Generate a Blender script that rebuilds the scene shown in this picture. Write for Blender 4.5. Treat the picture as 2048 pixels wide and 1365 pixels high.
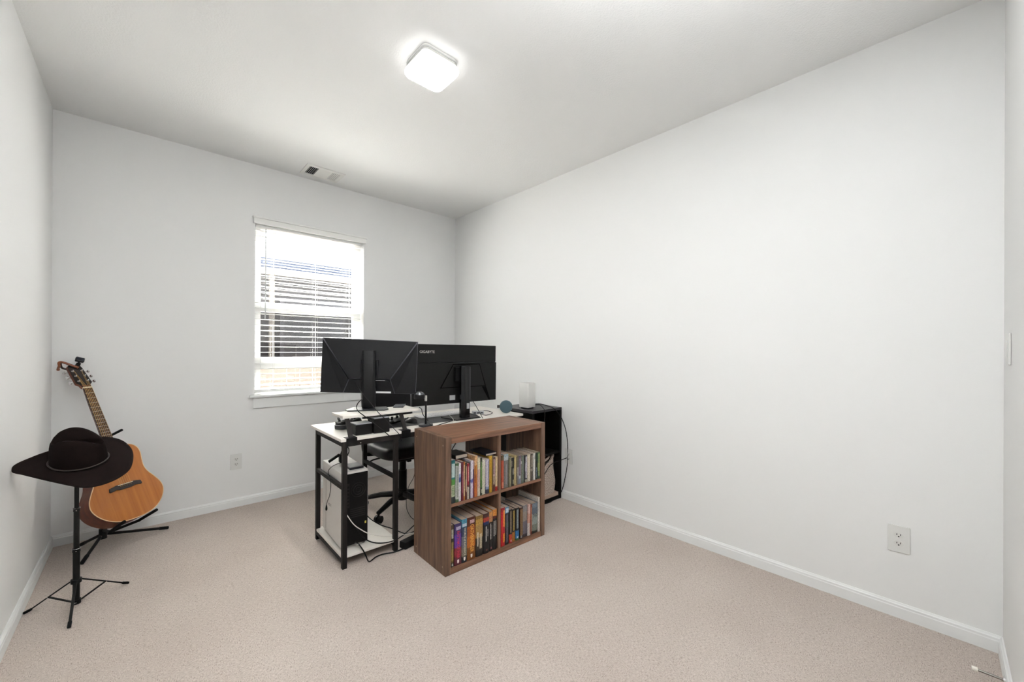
import bpy, bmesh, math, random
from mathutils import Vector, Matrix
random.seed(7)
for o in list(bpy.data.objects): bpy.data.objects.remove(o, do_unlink=True)
SC = bpy.context.scene
COL = SC.collection

# ------------------------------------------------------------------ camera
W, D, H = 3.027, 3.953, 2.74            # room: x to the right wall, y to the window wall, z up
CAM = Vector((0.42221, 0.17543, 1.24258))
FPX, YAW, PITCH, ROLL, SY = 795.32, 0.747086, 0.00091, 0.00471, 18.28
_fw = Vector((math.sin(YAW)*math.cos(PITCH), math.cos(YAW)*math.cos(PITCH), math.sin(PITCH)))
_rt = Vector((math.cos(YAW), -math.sin(YAW), 0)); _up = _rt.cross(_fw)
_r = _rt*math.cos(ROLL) + _up*math.sin(ROLL); _u = _up*math.cos(ROLL) - _rt*math.sin(ROLL)
cd = bpy.data.cameras.new('camera'); cam = bpy.data.objects.new('camera', cd); COL.objects.link(cam)
cd.sensor_fit = 'HORIZONTAL'; cd.sensor_width = 36; cd.lens = FPX*36/2048; cd.shift_y = SY/2048
cd.clip_start = 0.02
cam.matrix_world = Matrix(((_r.x, _u.x, -_fw.x, CAM.x), (_r.y, _u.y, -_fw.y, CAM.y), (_r.z, _u.z, -_fw.z, CAM.z), (0, 0, 0, 1)))
SC.camera = cam

# ------------------------------------------------------------------ world, exposure
SKY_STRENGTH = 4.0
SUN_STRENGTH = 190.0
LAMP_STRENGTH = 1.7
DOWNLIGHT_STRENGTH = 45.0
SC.view_settings.view_transform = 'Standard'; SC.view_settings.look = 'None'
SC.view_settings.gamma = 1; SC.view_settings.use_curve_mapping = False
SC.view_settings.exposure = 1.08
wd = bpy.data.worlds.new('world'); SC.world = wd; wd.use_nodes = True
bg = wd.node_tree.nodes['Background']; bg.inputs[0].default_value = (0.93, 0.96, 1.0, 1); bg.inputs[1].default_value = SKY_STRENGTH

# high sun from the window side: it falls on the tops of the blind slats and bounces up into the room
su = bpy.data.lights.new('sun', 'SUN'); su.energy = SUN_STRENGTH; su.angle = math.radians(.6); su.color = (1.0, .985, .96)
suo = bpy.data.objects.new('sun', su); COL.objects.link(suo); suo.location = (0, 9, 12)
suo.rotation_euler = Vector((.30, -.62, -1.0)).to_track_quat('-Z', 'Y').to_euler()
# the photographer's flash beside the camera, bounced off the ceiling
fl = bpy.data.lights.new('bounce_flash', 'SPOT'); fl.energy = 195; fl.spot_size = math.radians(130); fl.spot_blend = 1.0; fl.shadow_soft_size = .06; fl.color = (.96, .985, 1.0)
flo = bpy.data.objects.new('bounce_flash', fl); COL.objects.link(flo); flo.location = (.85, .20, 1.95)
flo.rotation_euler = (Vector((.12, .0, 1))).to_track_quat('-Z', 'Y').to_euler()

# ------------------------------------------------------------------ pixel helpers (direction only; the depth comes from a plane the thing touches)
def ray(x, y): return _fw + _r*((x-1024)/FPX) - _u*((y-682.5-SY)/FPX)
def at(x, y, X=None, Y=None, Z=None):
    d = ray(x, y)
    t = (X-CAM.x)/d.x if X is not None else (Y-CAM.y)/d.y if Y is not None else (Z-CAM.z)/d.z
    return CAM + d*t
def on_plane(x, y, p0, n):
    d = ray(x, y); return CAM + d*((p0-CAM).dot(n)/d.dot(n))

# ------------------------------------------------------------------ materials
def lin(c):
    if isinstance(c, str):
        c = c.lstrip('#'); c = [int(c[i:i+2], 16)/255 for i in (0, 2, 4)]
        c = [v/12.92 if v <= .04045 else ((v+.055)/1.055)**2.4 for v in c]
    return (c[0], c[1], c[2], 1)
_mats = {}
def mat(name, color='#808080', rough=.5, metal=0., spec=.5, bump=None, emit=None, var=None, coat=0.):
    """bump=(scale,strength,distance); var=(scale, second colour)"""
    if name in _mats: return _mats[name]
    m = bpy.data.materials.new(name); m.use_nodes = True; nt = m.node_tree; N = nt.nodes; L = nt.links
    b = N['Principled BSDF']
    b.inputs['Base Color'].default_value = lin(color); b.inputs['Roughness'].default_value = rough
    b.inputs['Metallic'].default_value = metal; b.inputs['Specular IOR Level'].default_value = spec
    b.inputs['Coat Weight'].default_value = coat
    if emit:
        b.inputs['Emission Color'].default_value = lin(emit[0]); b.inputs['Emission Strength'].default_value = emit[1]
    tc = N.new('ShaderNodeTexCoord')
    if var:
        n = N.new('ShaderNodeTexNoise'); n.inputs['Scale'].default_value = var[0]; n.inputs['Detail'].default_value = 4
        L.new(tc.outputs['Object'], n.inputs['Vector'])
        mx = N.new('ShaderNodeMix'); mx.data_type = 'RGBA'
        mx.inputs['A'].default_value = lin(color); mx.inputs['B'].default_value = lin(var[1])
        L.new(n.outputs['Fac'], mx.inputs['Factor']); L.new(mx.outputs['Result'], b.inputs['Base Color'])
    if bump:
        n = N.new('ShaderNodeTexNoise'); n.inputs['Scale'].default_value = bump[0]; n.inputs['Detail'].default_value = 3
        L.new(tc.outputs['Object'], n.inputs['Vector'])
        bp = N.new('ShaderNodeBump'); bp.inputs['Strength'].default_value = bump[1]; bp.inputs['Distance'].default_value = bump[2]
        L.new(n.outputs['Fac'], bp.inputs['Height']); L.new(bp.outputs['Normal'], b.inputs['Normal'])
    _mats[name] = m
    return m

def wood_mat(name, c1, c2, scale=(2, 2, 40), rough=.45, ring=6., fine=1.):
    if name in _mats: return _mats[name]
    m = bpy.data.materials.new(name); m.use_nodes = True; nt = m.node_tree; N = nt.nodes; L = nt.links
    b = N['Principled BSDF']; b.inputs['Roughness'].default_value = rough
    tc = N.new('ShaderNodeTexCoord'); mp = N.new('ShaderNodeMapping'); mp.inputs['Scale'].default_value = scale
    L.new(tc.outputs['Object'], mp.inputs['Vector'])
    n = N.new('ShaderNodeTexNoise'); n.inputs['Scale'].default_value = ring; n.inputs['Detail'].default_value = 6; n.inputs['Distortion'].default_value = .6
    L.new(mp.outputs['Vector'], n.inputs['Vector'])
    n2 = N.new('ShaderNodeTexNoise'); n2.inputs['Scale'].default_value = ring*7; n2.inputs['Detail'].default_value = 3
    L.new(mp.outputs['Vector'], n2.inputs['Vector'])
    ad = N.new('ShaderNodeMath'); ad.operation = 'MULTIPLY_ADD'; ad.inputs[1].default_value = .35*fine
    L.new(n2.outputs['Fac'], ad.inputs[0]); L.new(n.outputs['Fac'], ad.inputs[2])
    cr = N.new('ShaderNodeValToRGB'); e = cr.color_ramp.elements
    e[0].position = .38; e[0].color = lin(c1); e[1].position = .92; e[1].color = lin(c2)
    L.new(ad.outputs[0], cr.inputs[0]); L.new(cr.outputs[0], b.inputs['Base Color'])
    bp = N.new('ShaderNodeBump'); bp.inputs['Strength'].default_value = .12; bp.inputs['Distance'].default_value = .001
    L.new(ad.outputs[0], bp.inputs['Height']); L.new(bp.outputs['Normal'], b.inputs['Normal'])
    _mats[name] = m; return m

def carpet_mat():
    m = bpy.data.materials.new('carpet'); m.use_nodes = True; nt = m.node_tree; N = nt.nodes; L = nt.links
    b = N['Principled BSDF']; b.inputs['Roughness'].default_value = .95; b.inputs['Specular IOR Level'].default_value = .1
    tc = N.new('ShaderNodeTexCoord')
    def noise(scale, detail=2, vec=None):
        n = N.new('ShaderNodeTexNoise'); n.inputs['Scale'].default_value = scale; n.inputs['Detail'].default_value = detail
        L.new(vec or tc.outputs['Object'], n.inputs['Vector']); return n
    def stretched(sc):
        mp = N.new('ShaderNodeMapping'); mp.inputs['Scale'].default_value = sc; L.new(tc.outputs['Object'], mp.inputs['Vector'])
        return noise(1, 2, mp.outputs['Vector'])
    a = stretched((360, 85, 1)); c = stretched((85, 360, 1))
    v = N.new('ShaderNodeTexVoronoi'); v.inputs['Scale'].default_value = 48; L.new(tc.outputs['Object'], v.inputs['Vector'])
    sep = N.new('ShaderNodeSeparateColor'); L.new(v.outputs['Color'], sep.inputs[0])
    gt = N.new('ShaderNodeMath'); gt.operation = 'GREATER_THAN'; gt.inputs[1].default_value = .5; L.new(sep.outputs[0], gt.inputs[0])
    mx = N.new('ShaderNodeMix'); mx.data_type = 'FLOAT'
    L.new(gt.outputs[0], mx.inputs['Factor']); L.new(a.outputs['Fac'], mx.inputs['A']); L.new(c.outputs['Fac'], mx.inputs['B'])
    fine = noise(520, 2)
    ad = N.new('ShaderNodeMath'); ad.operation = 'MULTIPLY_ADD'; ad.inputs[1].default_value = .55
    L.new(fine.outputs['Fac'], ad.inputs[0]); L.new(mx.outputs['Result'], ad.inputs[2])
    cr = N.new('ShaderNodeValToRGB'); e = cr.color_ramp.elements
    e[0].position = .52; e[0].color = lin('#978a81'); e[1].position = .98; e[1].color = lin('#dcd1c9')
    mid = cr.color_ramp.elements.new(.7); mid.color = lin('#c4b8af')
    L.new(ad.outputs[0], cr.inputs[0])
    big = noise(1.6, 3)
    m2 = N.new('ShaderNodeMix'); m2.data_type = 'RGBA'; m2.blend_type = 'MULTIPLY'; m2.inputs['Factor'].default_value = 1
    r2 = N.new('ShaderNodeValToRGB'); r2.color_ramp.elements[0].position = .3; r2.color_ramp.elements[0].color = (.90, .885, .875, 1)
    r2.color_ramp.elements[1].position = .7; r2.color_ramp.elements[1].color = (1, 1, 1, 1)
    L.new(big.outputs['Fac'], r2.inputs[0]); L.new(cr.outputs[0], m2.inputs['A']); L.new(r2.outputs[0], m2.inputs['B'])
    L.new(m2.outputs['Result'], b.inputs['Base Color'])
    bp = N.new('ShaderNodeBump'); bp.inputs['Strength'].default_value = .7; bp.inputs['Distance'].default_value = .004
    L.new(ad.outputs[0], bp.inputs['Height']); L.new(bp.outputs['Normal'], b.inputs['Normal'])
    return m

def glass_mat(name='window_glass', tint=(1, 1, 1, 1), refl=.08):
    m = bpy.data.materials.new(name); m.use_nodes = True; nt = m.node_tree; N = nt.nodes; L = nt.links
    N.remove(N['Principled BSDF']); out = N['Material Output']
    t = N.new('ShaderNodeBsdfTransparent'); t.inputs[0].default_value = tint
    g = N.new('ShaderNodeBsdfGlossy'); g.inputs['Roughness'].default_value = .02
    mx = N.new('ShaderNodeMixShader'); mx.inputs[0].default_value = refl
    L.new(t.outputs[0], mx.inputs[1]); L.new(g.outputs[0], mx.inputs[2]); L.new(mx.outputs[0], out.inputs[0])
    return m

def spine_mat(name, bands, texts=(), rough=.4, mottle=.25, edge=None):
    """Printed book cover. bands=[(start_fraction_of_height, colour)...] bottom to top;
    texts=[(z0,z1,u0,u1,colour)] blocks of fine printed lettering; edge: colour of the boards beside the spine."""
    m = bpy.data.materials.new(name); m.use_nodes = True; nt = m.node_tree; N = nt.nodes; L = nt.links
    b = N['Principled BSDF']; b.inputs['Roughness'].default_value = rough
    tc = N.new('ShaderNodeTexCoord'); sp = N.new('ShaderNodeSeparateXYZ'); L.new(tc.outputs['Generated'], sp.inputs[0])
    nz = N.new('ShaderNodeTexNoise'); nz.inputs['Scale'].default_value = 60; nz.inputs['Detail'].default_value = 3; L.new(tc.outputs['Object'], nz.inputs['Vector'])
    jt = N.new('ShaderNodeMath'); jt.operation = 'MULTIPLY_ADD'; jt.inputs[1].default_value = .06; L.new(nz.outputs['Fac'], jt.inputs[0])
    sub = N.new('ShaderNodeMath'); sub.operation = 'SUBTRACT'; sub.inputs[1].default_value = .03
    L.new(sp.outputs['Z'], sub.inputs[0]); L.new(sub.outputs[0], jt.inputs[2])
    cr = N.new('ShaderNodeValToRGB'); cr.color_ramp.interpolation = 'LINEAR'; el = cr.color_ramp.elements
    el[0].position = 0; el[0].color = lin(bands[0][1]); el[1].position = 1; el[1].color = lin(bands[-1][1])
    for i in range(1, len(bands)):
        s, c = bands[i]
        q = el.new(max(0, s-.012)); q.color = lin(bands[i-1][1])
        q = el.new(min(1, s+.012)); q.color = lin(c)
    L.new(jt.outputs[0], cr.inputs[0])
    cur = cr.outputs[0]
    if mottle:
        n3 = N.new('ShaderNodeTexNoise'); n3.inputs['Scale'].default_value = 140; n3.inputs['Detail'].default_value = 2; L.new(tc.outputs['Object'], n3.inputs['Vector'])
        hs = N.new('ShaderNodeHueSaturation'); mr = N.new('ShaderNodeMapRange'); mr.inputs['To Min'].default_value = .78-mottle; mr.inputs['To Max'].default_value = .78+mottle
        mr.inputs['From Min'].default_value = .3; mr.inputs['From Max'].default_value = .7
        L.new(n3.outputs['Fac'], mr.inputs[0]); L.new(mr.outputs[0], hs.inputs['Value']); L.new(cur, hs.inputs['Color']); cur = hs.outputs[0]
    def rng(src, a, c):
        g = N.new('ShaderNodeMath'); g.operation = 'COMPARE'; g.inputs[1].default_value = (a+c)/2; g.inputs[2].default_value = (c-a)/2
        L.new(src, g.inputs[0]); return g.outputs[0]
    def mul(a, c):
        g = N.new('ShaderNodeMath'); g.operation = 'MULTIPLY'; L.new(a, g.inputs[0]); L.new(c, g.inputs[1]); return g.outputs[0]
    for (z0, z1, u0, u1, c) in texts:
        mp = N.new('ShaderNodeMapping'); mp.inputs['Scale'].default_value = (620, 1, 360); L.new(tc.outputs['Object'], mp.inputs['Vector'])
        g = N.new('ShaderNodeTexNoise'); g.inputs['Scale'].default_value = 1; g.inputs['Detail'].default_value = 0; L.new(mp.outputs['Vector'], g.inputs['Vector'])
        th = N.new('ShaderNodeMath'); th.operation = 'GREATER_THAN'; th.inputs[1].default_value = .47; L.new(g.outputs['Fac'], th.inputs[0])
        f = mul(mul(rng(sp.outputs['Z'], z0, z1), rng(sp.outputs['X'], u0, u1)), th.outputs[0])
        mx = N.new('ShaderNodeMix'); mx.data_type = 'RGBA'; L.new(f, mx.inputs['Factor']); L.new(cur, mx.inputs['A']); mx.inputs['B'].default_value = lin(c); cur = mx.outputs['Result']
    L.new(cur, b.inputs['Base Color'])
    return m

# ------------------------------------------------------------------ mesh builder
class MB:
    def __init__(s): s.v = []; s.f = []
    def _add(s, vs, fs):
        k = len(s.v); s.v += [Vector(p) for p in vs]; s.f += [[i+k for i in q] for q in fs]; return s
    def box(s, x0, y0, z0, x1, y1, z1, M=None):
        vs = [Vector(p) for p in ((x0,y0,z0),(x1,y0,z0),(x1,y1,z0),(x0,y1,z0),(x0,y0,z1),(x1,y0,z1),(x1,y1,z1),(x0,y1,z1))]
        if M: vs = [M @ p for p in vs]
        return s._add(vs, [(0,3,2,1),(4,5,6,7),(0,1,5,4),(1,2,6,5),(2,3,7,6),(3,0,4,7)])
    def bar(s, p0, p1, w, h, up=(0,0,1)):
        p0 = Vector(p0); p1 = Vector(p1); d = (p1-p0); l = d.length; d.normalize(); up = Vector(up)
        sd = d.cross(up)
        if sd.length < 1e-5: sd = d.cross(Vector((1,0,0)))
        sd.normalize(); u = sd.cross(d)
        M = Matrix(((d.x,sd.x,u.x,p0.x),(d.y,sd.y,u.y,p0.y),(d.z,sd.z,u.z,p0.z),(0,0,0,1)))
        return s.box(0,-w/2,-h/2,l,w/2,h/2,M)
    def tube(s, pts, r, n=8, caps=True, closed=False):
        pts = [Vector(p) for p in pts]; m = len(pts)
        rs = r if isinstance(r, (list, tuple)) else [r]*m
        ref = None; vs = []; fs = []
        for i, p in enumerate(pts):
            a = pts[(i-1) % m] if (closed or i > 0) else p
            c = pts[(i+1) % m] if (closed or i < m-1) else p
            d = (c-a)
            if d.length < 1e-9: d = Vector((0,0,1))
            d.normalize()
            if ref is None:
                ref = d.orthogonal().normalized()
            ref = (ref - d*ref.dot(d))
            if ref.length < 1e-6: ref = d.orthogonal()
            ref.normalize(); b = d.cross(ref)
            vs += [p + (ref*math.cos(2*math.pi*k/n) + b*math.sin(2*math.pi*k/n))*rs[i] for k in range(n)]
        for i in range(m if closed else m-1):
            j = (i+1) % m
            fs += [(i*n+k, i*n+(k+1)%n, j*n+(k+1)%n, j*n+k) for k in range(n)]
        if caps and not closed:
            fs.append(tuple(range(n-1,-1,-1))); fs.append(tuple((m-1)*n+k for k in range(n)))
        return s._add(vs, fs)
    def cyl(s, p0, p1, r0, r1=None, n=20): return s.tube([p0, p1], [r0, r0 if r1 is None else r1], n)
    def lathe(s, prof, n=24, M=None):
        """prof = [(r,z)...] about z"""
        vs = []; fs = []
        for (r, z) in prof: vs += [Vector((r*math.cos(2*math.pi*k/n), r*math.sin(2*math.pi*k/n), z)) for k in range(n)]
        for i in range(len(prof)-1): fs += [(i*n+k, i*n+(k+1)%n, (i+1)*n+(k+1)%n, (i+1)*n+k) for k in range(n)]
        fs.append(tuple(range(n-1,-1,-1))); fs.append(tuple((len(prof)-1)*n+k for k in range(n)))
        if M: vs = [M @ p for p in vs]
        return s._add(vs, fs)
    def prism(s, out, z0, z1, M=None):
        n = len(out); vs = [Vector((x,y,z0)) for x,y in out] + [Vector((x,y,z1)) for x,y in out]
        if M: vs = [M @ p for p in vs]
        return s._add(vs, [tuple(range(n-1,-1,-1)), tuple(range(n,2*n))] + [(i,(i+1)%n,(i+1)%n+n,i+n) for i in range(n)])
    def grid(s, rows, closed=False):
        n = len(rows[0]); vs = [p for r in rows for p in r]; fs = []
        for i in range(len(rows)-1):
            for k in range(n if closed else n-1):
                fs.append((i*n+k, i*n+(k+1)%n, (i+1)*n+(k+1)%n, (i+1)*n+k))
        return s._add(vs, fs)
    def build(s, name, m, parent=None, world=False, smooth=False, bevel=0., seg=2, recalc=True):
        vs = s.v
        if world and parent is not None:
            inv = ROOT[parent.name].inverted(); vs = [inv @ p for p in vs]
        me = bpy.data.meshes.new(name); me.from_pydata([tuple(p) for p in vs], [], s.f); me.update()
        bm = bmesh.new(); bm.from_mesh(me)
        if recalc: bmesh.ops.recalc_face_normals(bm, faces=bm.faces)
        if bevel > 0:
            ed = [e for e in bm.edges if len(e.link_faces) == 2 and e.calc_face_angle(0) > .5]
            if ed: bmesh.ops.bevel(bm, geom=ed, offset=bevel, segments=seg, affect='EDGES', profile=.5, clamp_overlap=True)
        bm.to_mesh(me); bm.free()
        if smooth:
            for p in me.polygons: p.use_smooth = True
            try: me.set_sharp_from_angle(angle=math.radians(38))
            except Exception: pass
        me.materials.append(m)
        o = bpy.data.objects.new(name, me); COL.objects.link(o)
        if parent is not None:
            o.parent = parent; ROOT[o.name] = ROOT[parent.name]
        else: ROOT[o.name] = Matrix.Identity(4)
        return o
ROOT = {}
def thing(name, label, cat, loc=(0,0,0), rotz=0., group=None):
    o = bpy.data.objects.new(name, None); COL.objects.link(o); o.empty_display_size = .05
    o.location = loc; o.rotation_euler = (0, 0, rotz)
    ROOT[o.name] = Matrix.Translation(Vector(loc)) @ Matrix.Rotation(rotz, 4, 'Z')
    o['label'] = label; o['category'] = cat
    if group: o['group'] = group
    return o
def tag(o, label, cat, group=None):
    o['label'] = label; o['category'] = cat
    if group: o['group'] = group
    return o
def struct(o, label=None, cat=None):
    o['kind'] = 'structure'
    if label: o['label'] = label
    if cat: o['category'] = cat
    return o
def spline(pts, n=8):
    pts = [Vector(p) for p in pts]; out = []
    P = [pts[0]*2-pts[1]] + pts + [pts[-1]*2-pts[-2]]
    for i in range(1, len(P)-2):
        for k in range(n):
            t = k/n; a, b, c, d = P[i-1], P[i], P[i+1], P[i+2]
            out.append(.5*((2*b) + (c-a)*t + (2*a-5*b+4*c-d)*t*t + (3*b-a-3*c+d)*t**3))
    out.append(pts[-1]); return out
def text_mesh(body, size, extrude=.0003, align='CENTER', bold=.012):
    cu = bpy.data.curves.new('lettering', 'FONT'); cu.body = body; cu.size = size; cu.extrude = extrude
    cu.offset = bold*size; cu.align_x = align; cu.align_y = 'CENTER'; cu.resolution_u = 3
    ob = bpy.data.objects.new('lettering_tmp', cu); COL.objects.link(ob)
    dg = bpy.context.evaluated_depsgraph_get(); dg.update()
    me = bpy.data.meshes.new_from_object(ob.evaluated_get(dg))
    bpy.data.objects.remove(ob, do_unlink=True); bpy.data.curves.remove(cu)
    return me
def lettering(body, size, M, m, parent, name='lettering', world=True, extrude=.0003):
    me = text_mesh(body, size, extrude)
    if world: M = ROOT[parent.name].inverted() @ M
    me.transform(M); me.materials.clear(); me.materials.append(m)
    o = bpy.data.objects.new(name, me); COL.objects.link(o); o.parent = parent; ROOT[o.name] = ROOT[parent.name]
    return o
def frame(o, x, y, z):
    o = Vector(o); x = Vector(x); y = Vector(y); z = Vector(z)
    return Matrix(((x.x,y.x,z.x,o.x),(x.y,y.y,z.y,o.y),(x.z,y.z,z.z,o.z),(0,0,0,1)))
def cable(name, pts, r, m, label, n=10):
    o = MB().tube(spline(pts, n), r, 7).build(name, m, smooth=True)
    return tag(o, label, 'cable')
def rrect(x0, y0, x1, y1, r, n=5):
    out = []
    for cx, cy, a0 in ((x1-r,y0+r,-90),(x1-r,y1-r,0),(x0+r,y1-r,90),(x0+r,y0+r,180)):
        for k in range(n+1):
            a = math.radians(a0+90*k/n); out.append((cx+r*math.cos(a), cy+r*math.sin(a)))
    return out

# shared materials
M_WALL = mat('wall_paint', '#efefee', .9, bump=(260, .12, .002), spec=.2)
M_CEIL = mat('ceiling_paint', '#f3f3f2', .95, bump=(120, .35, .004), spec=.1)
M_TRIM = mat('trim_paint', '#eeefee', .5, spec=.3)
M_VINYL = mat('white_vinyl', '#f2f2f0', .4)
M_SLAT = mat('white_blind', '#f4f4f1', .5)
M_PLATE = mat('white_plastic', '#e2e2df', .35)
M_HOLE = mat('socket_slot', '#181818', .8)
M_BLACK = mat('black_metal', '#0c0b09', .5, spec=.25)
M_DESKM = mat('desk_metal', '#1a1614', .55, spec=.25, bump=(900, .1, .0005))
M_BLK = mat('black_plastic', '#070708', .5, spec=.25)
M_BLKG = mat('black_gloss', '#050608', .2, spec=.4)
M_RUB = mat('black_rubber', '#070708', .7, spec=.2)
M_CHROME = mat('chrome', '#d8d8d8', .18, metal=1)
M_WHITE = mat('white_lacquer', '#ecebe7', .35)
M_CABLE = mat('black_cable', '#060606', .5, spec=.25)
M_WCABLE = mat('white_cable', '#e2ddd6', .5)

# ------------------------------------------------------------------ room shell
T = .14
struct(MB().box(-T, -T-1.7, -.1, W+T, D+T, 0).build('floor', carpet_mat()), 'beige wall to wall carpet with a fine woven hatch', 'floor')
struct(MB().box(-T, -T, H, W+T, D+T, H+.1).build('ceiling', M_CEIL), 'flat white textured ceiling', 'ceiling')
WX0, WX1, WZ0, WZ1 = 1.082, 1.973, .872, 2.272
wb = MB(); wb.box(-T, D, 0, WX0, D+T, H).box(WX1, D, 0, W+T, D+T, H).box(WX0, D, 0, WX1, D+T, WZ0).box(WX0, D, WZ1, WX1, D+T, H)
struct(wb.build('wall_back', M_WALL), 'white wall with the window', 'wall')
struct(MB().box(-T, -T, 0, 0, D, H).build('wall_left', M_WALL), 'white wall on the left beside the hat', 'wall')
struct(MB().box(W, -T, 0, W+T, D, H).build('wall_right', M_WALL), 'long bare white wall on the right', 'wall')
struct(MB().box(0, -T, 0, W, 0, H).build('wall_front', M_WALL), 'white wall with the light switch at the right edge', 'wall')
PROF = [(0,0),(.0125,0),(.0125,.048),(.0105,.052),(.0105,.060),(.007,.064),(.004,.070),(0,.070)]
def baseboard(name, a, b, n):
    a = Vector(a); b = Vector(b); n = Vector(n); k = len(PROF)
    vs = [a+n*d+Vector((0,0,z)) for d,z in PROF] + [b+n*d+Vector((0,0,z)) for d,z in PROF]
    m = MB(); m._add(vs, [tuple(range(k)), tuple(range(2*k-1,k-1,-1))] + [(i,(i+1)%k,(i+1)%k+k,i+k) for i in range(k)])
    return struct(m.build(name, M_TRIM), 'white baseboard with a stepped top, '+name.split('_')[1]+' wall', 'baseboard')
baseboard('baseboard_back', (0,D,0), (W,D,0), (0,-1,0))
baseboard('baseboard_left', (0,0,0), (0,D,0), (1,0,0))
baseboard('baseboard_right', (W,0,0), (W,D,0), (-1,0,0))
baseboard('baseboard_front', (0,0,0), (W,0,0), (0,1,0))

ext = MB(); ext.box(-T, D+T+.001, -.4, WX0, D+T+.02, H+.1).box(WX1, D+T+.001, -.4, W+T, D+T+.02, H+.1).box(WX0, D+T+.001, -.4, WX1, D+T+.02, WZ0).box(WX0, D+T+.001, WZ1, WX1, D+T+.02, H+.1)
struct(ext.build('bounce_blocker', mat('blocker_dark', '#3c3a38', .9)), 'added dark sheet outside around the window, cuts sun bounce', 'wall')  # unseen dark layer, added to keep sun bounce off the neighbouring house
# ------------------------------------------------------------------ window
win = bpy.data.objects.new('window_1', None); COL.objects.link(win); win.location = (1.527, D, WZ0); ROOT['window_1'] = Matrix.Translation(Vector((1.527, D, WZ0)))
struct(win, 'white vinyl window behind open white blinds', 'window')
YG = D+.105
gx0, gx1 = at(520, 600, Y=YG).x, at(705, 600, Y=YG).x
zt = 2.245; zr1, zr0 = at(520, 605, Y=YG).z, at(520, 624, Y=YG).z
zb1, zb0 = at(520, 715, Y=YG).z, at(520, 738, Y=YG).z
yf0, yf1 = D+.082, D+.135
fr = MB().box(WX0+.001, yf0, WZ0+.001, gx0, yf1, WZ1-.001).box(gx1, yf0, WZ0+.001, WX1-.001, yf1, WZ1-.001).box(gx0, yf0, zt, gx1, yf1, WZ1-.001).box(gx0, yf0, WZ0+.001, gx1, yf1, WZ0+.035)
fr.build('window_frame', M_VINYL, win, world=True)
MB().box(gx0, yf0-.006, zr0, gx1, yf1-.01, zr1).build('meeting_rail', M_VINYL, win, world=True, bevel=.002)
MB().box(gx0, yf0-.006, zb0, gx1, yf1-.01, zb1).build('bottom_rail', M_VINYL, win, world=True, bevel=.002)
MG = glass_mat()
for (a, b) in ((zr1, zt), (zb1, zr0), (WZ0+.035, zb0)):
    MB().box(gx0, YG, a, gx1, YG+.004, b).build('pane', MG, win, world=True)
# insect screen outside the middle pane
MSCR = glass_mat('insect_screen', (.62, .62, .62, 1), .0)
MB().box(gx0, YG+.015, zb1, gx1, YG+.016, zr0).build('insect_screen', MSCR, win, world=True)
MB().box(1.045, D-.035, .852, 2.012, D+.081, .8715).build('window_sill', M_TRIM, win, world=True, bevel=.004)
MB().box(1.070, D-.014, .765, 1.987, D-.0005, .8515).build('apron', M_TRIM, win, world=True, bevel=.003)

# ------------------------------------------------------------------ blind
bl = thing('window_blind', 'white horizontal slat blind hanging open in the window', 'blind', (1.527, D+.04, WZ1))
MB().box(1.066, D-.030, 2.262, 1.986, D-.0005, 2.304).box(1.060, D-.038, 2.304, 1.992, D-.0005, 2.318).build('valance', M_SLAT, bl, world=True, bevel=.004)
MB().box(1.090, D+.012, 2.246, 1.965, D+.062, 2.270).build('headrail', M_SLAT, bl, world=True)
SP = .0456; z = 2.2185; zs = []
while z > .925: zs.append(z); z -= SP
slat0 = None
for k, zz in enumerate(zs):
    if slat0 is None:
        rows = []
        for i in range(7):
            t = -1+2*i/6; rows.append([Vector((x, .0248*t, .003*(1-t*t))) for x in (-.4385, .4385)])
        top = MB().grid([[p+Vector((0,0,.0026)) for p in r] for r in rows]); top.grid(rows)
        n = 14
        top.f += [(2*i, 2*i+2, 14+2*i+2, 14+2*i) for i in range(6)] + [(2*i+1, 2*i+3, 14+2*i+3, 14+2*i+1) for i in range(6)] + [(0,1,15,14),(12,13,27,26)]
        slat0 = top.build('slat', M_SLAT, bl, smooth=True); s = slat0
    else:
        s = slat0.copy(); COL.objects.link(s); s.parent = bl
    s.location = (0, 0, zz-WZ1)
MB().box(1.089, D+.018, .886, 1.966, D+.062, .912).build('bottom_rail', M_SLAT, bl, world=True, bevel=.003)
for xx in (1.225, 1.56, 1.86):
    cm = MB()
    for yy in (D+.0135, D+.0665): cm.box(xx-.0006, yy-.0006, .912, xx+.0006, yy+.0006, 2.235)
    cm.build('ladder_cord', mat('cord_white', '#d9d9d4', .8), bl, world=True)
wt, wbm = at(532, 458, Y=D+.004), at(530.5, 638, Y=D+.004)
MB().tube([wt, wbm], [.0035, .0045], 8).build('tilt_wand', mat('clear_wand', '#d5d8d8', .2), bl, world=True, smooth=True)

# ------------------------------------------------------------------ outside: neighbouring house and fence
YN = 6.9
hz0, hz1 = at(520, 533, Y=YN-.25).z, at(520, 513, Y=YN-.25).z
nh = thing('neighbour_house', 'grey sided house seen through the blinds', 'building', (2.5, YN, -.4))
M_SID = mat('grey_siding', '#343334', .85); M_BLUE = mat('blue_gutter', '#15263f', .5); M_SOF = mat('white_soffit', '#f0ece0', .7)
nh_l, nh_r = .2, 5.6
MB().box(nh_l, YN+.04, -.4, nh_r, YN+.3, hz1).build('wall', M_SID, nh, world=True)
zz = -.4
while zz < hz0-.05:
    MB().box(nh_l, YN-.005, zz, nh_r, YN+.039, min(zz+.165, hz0-.03)).build('siding_board', M_SID, nh, world=True); zz += .175
MB().box(nh_l-.2, YN-.25, hz0, nh_r+.2, YN-.2, hz1).build('gutter', M_BLUE, nh, world=True, bevel=.01)
MB().box(nh_l-.2, YN-.199, hz0-.06, nh_r+.2, YN+.3, hz0).build('soffit', M_SOF, nh, world=True)
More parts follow.
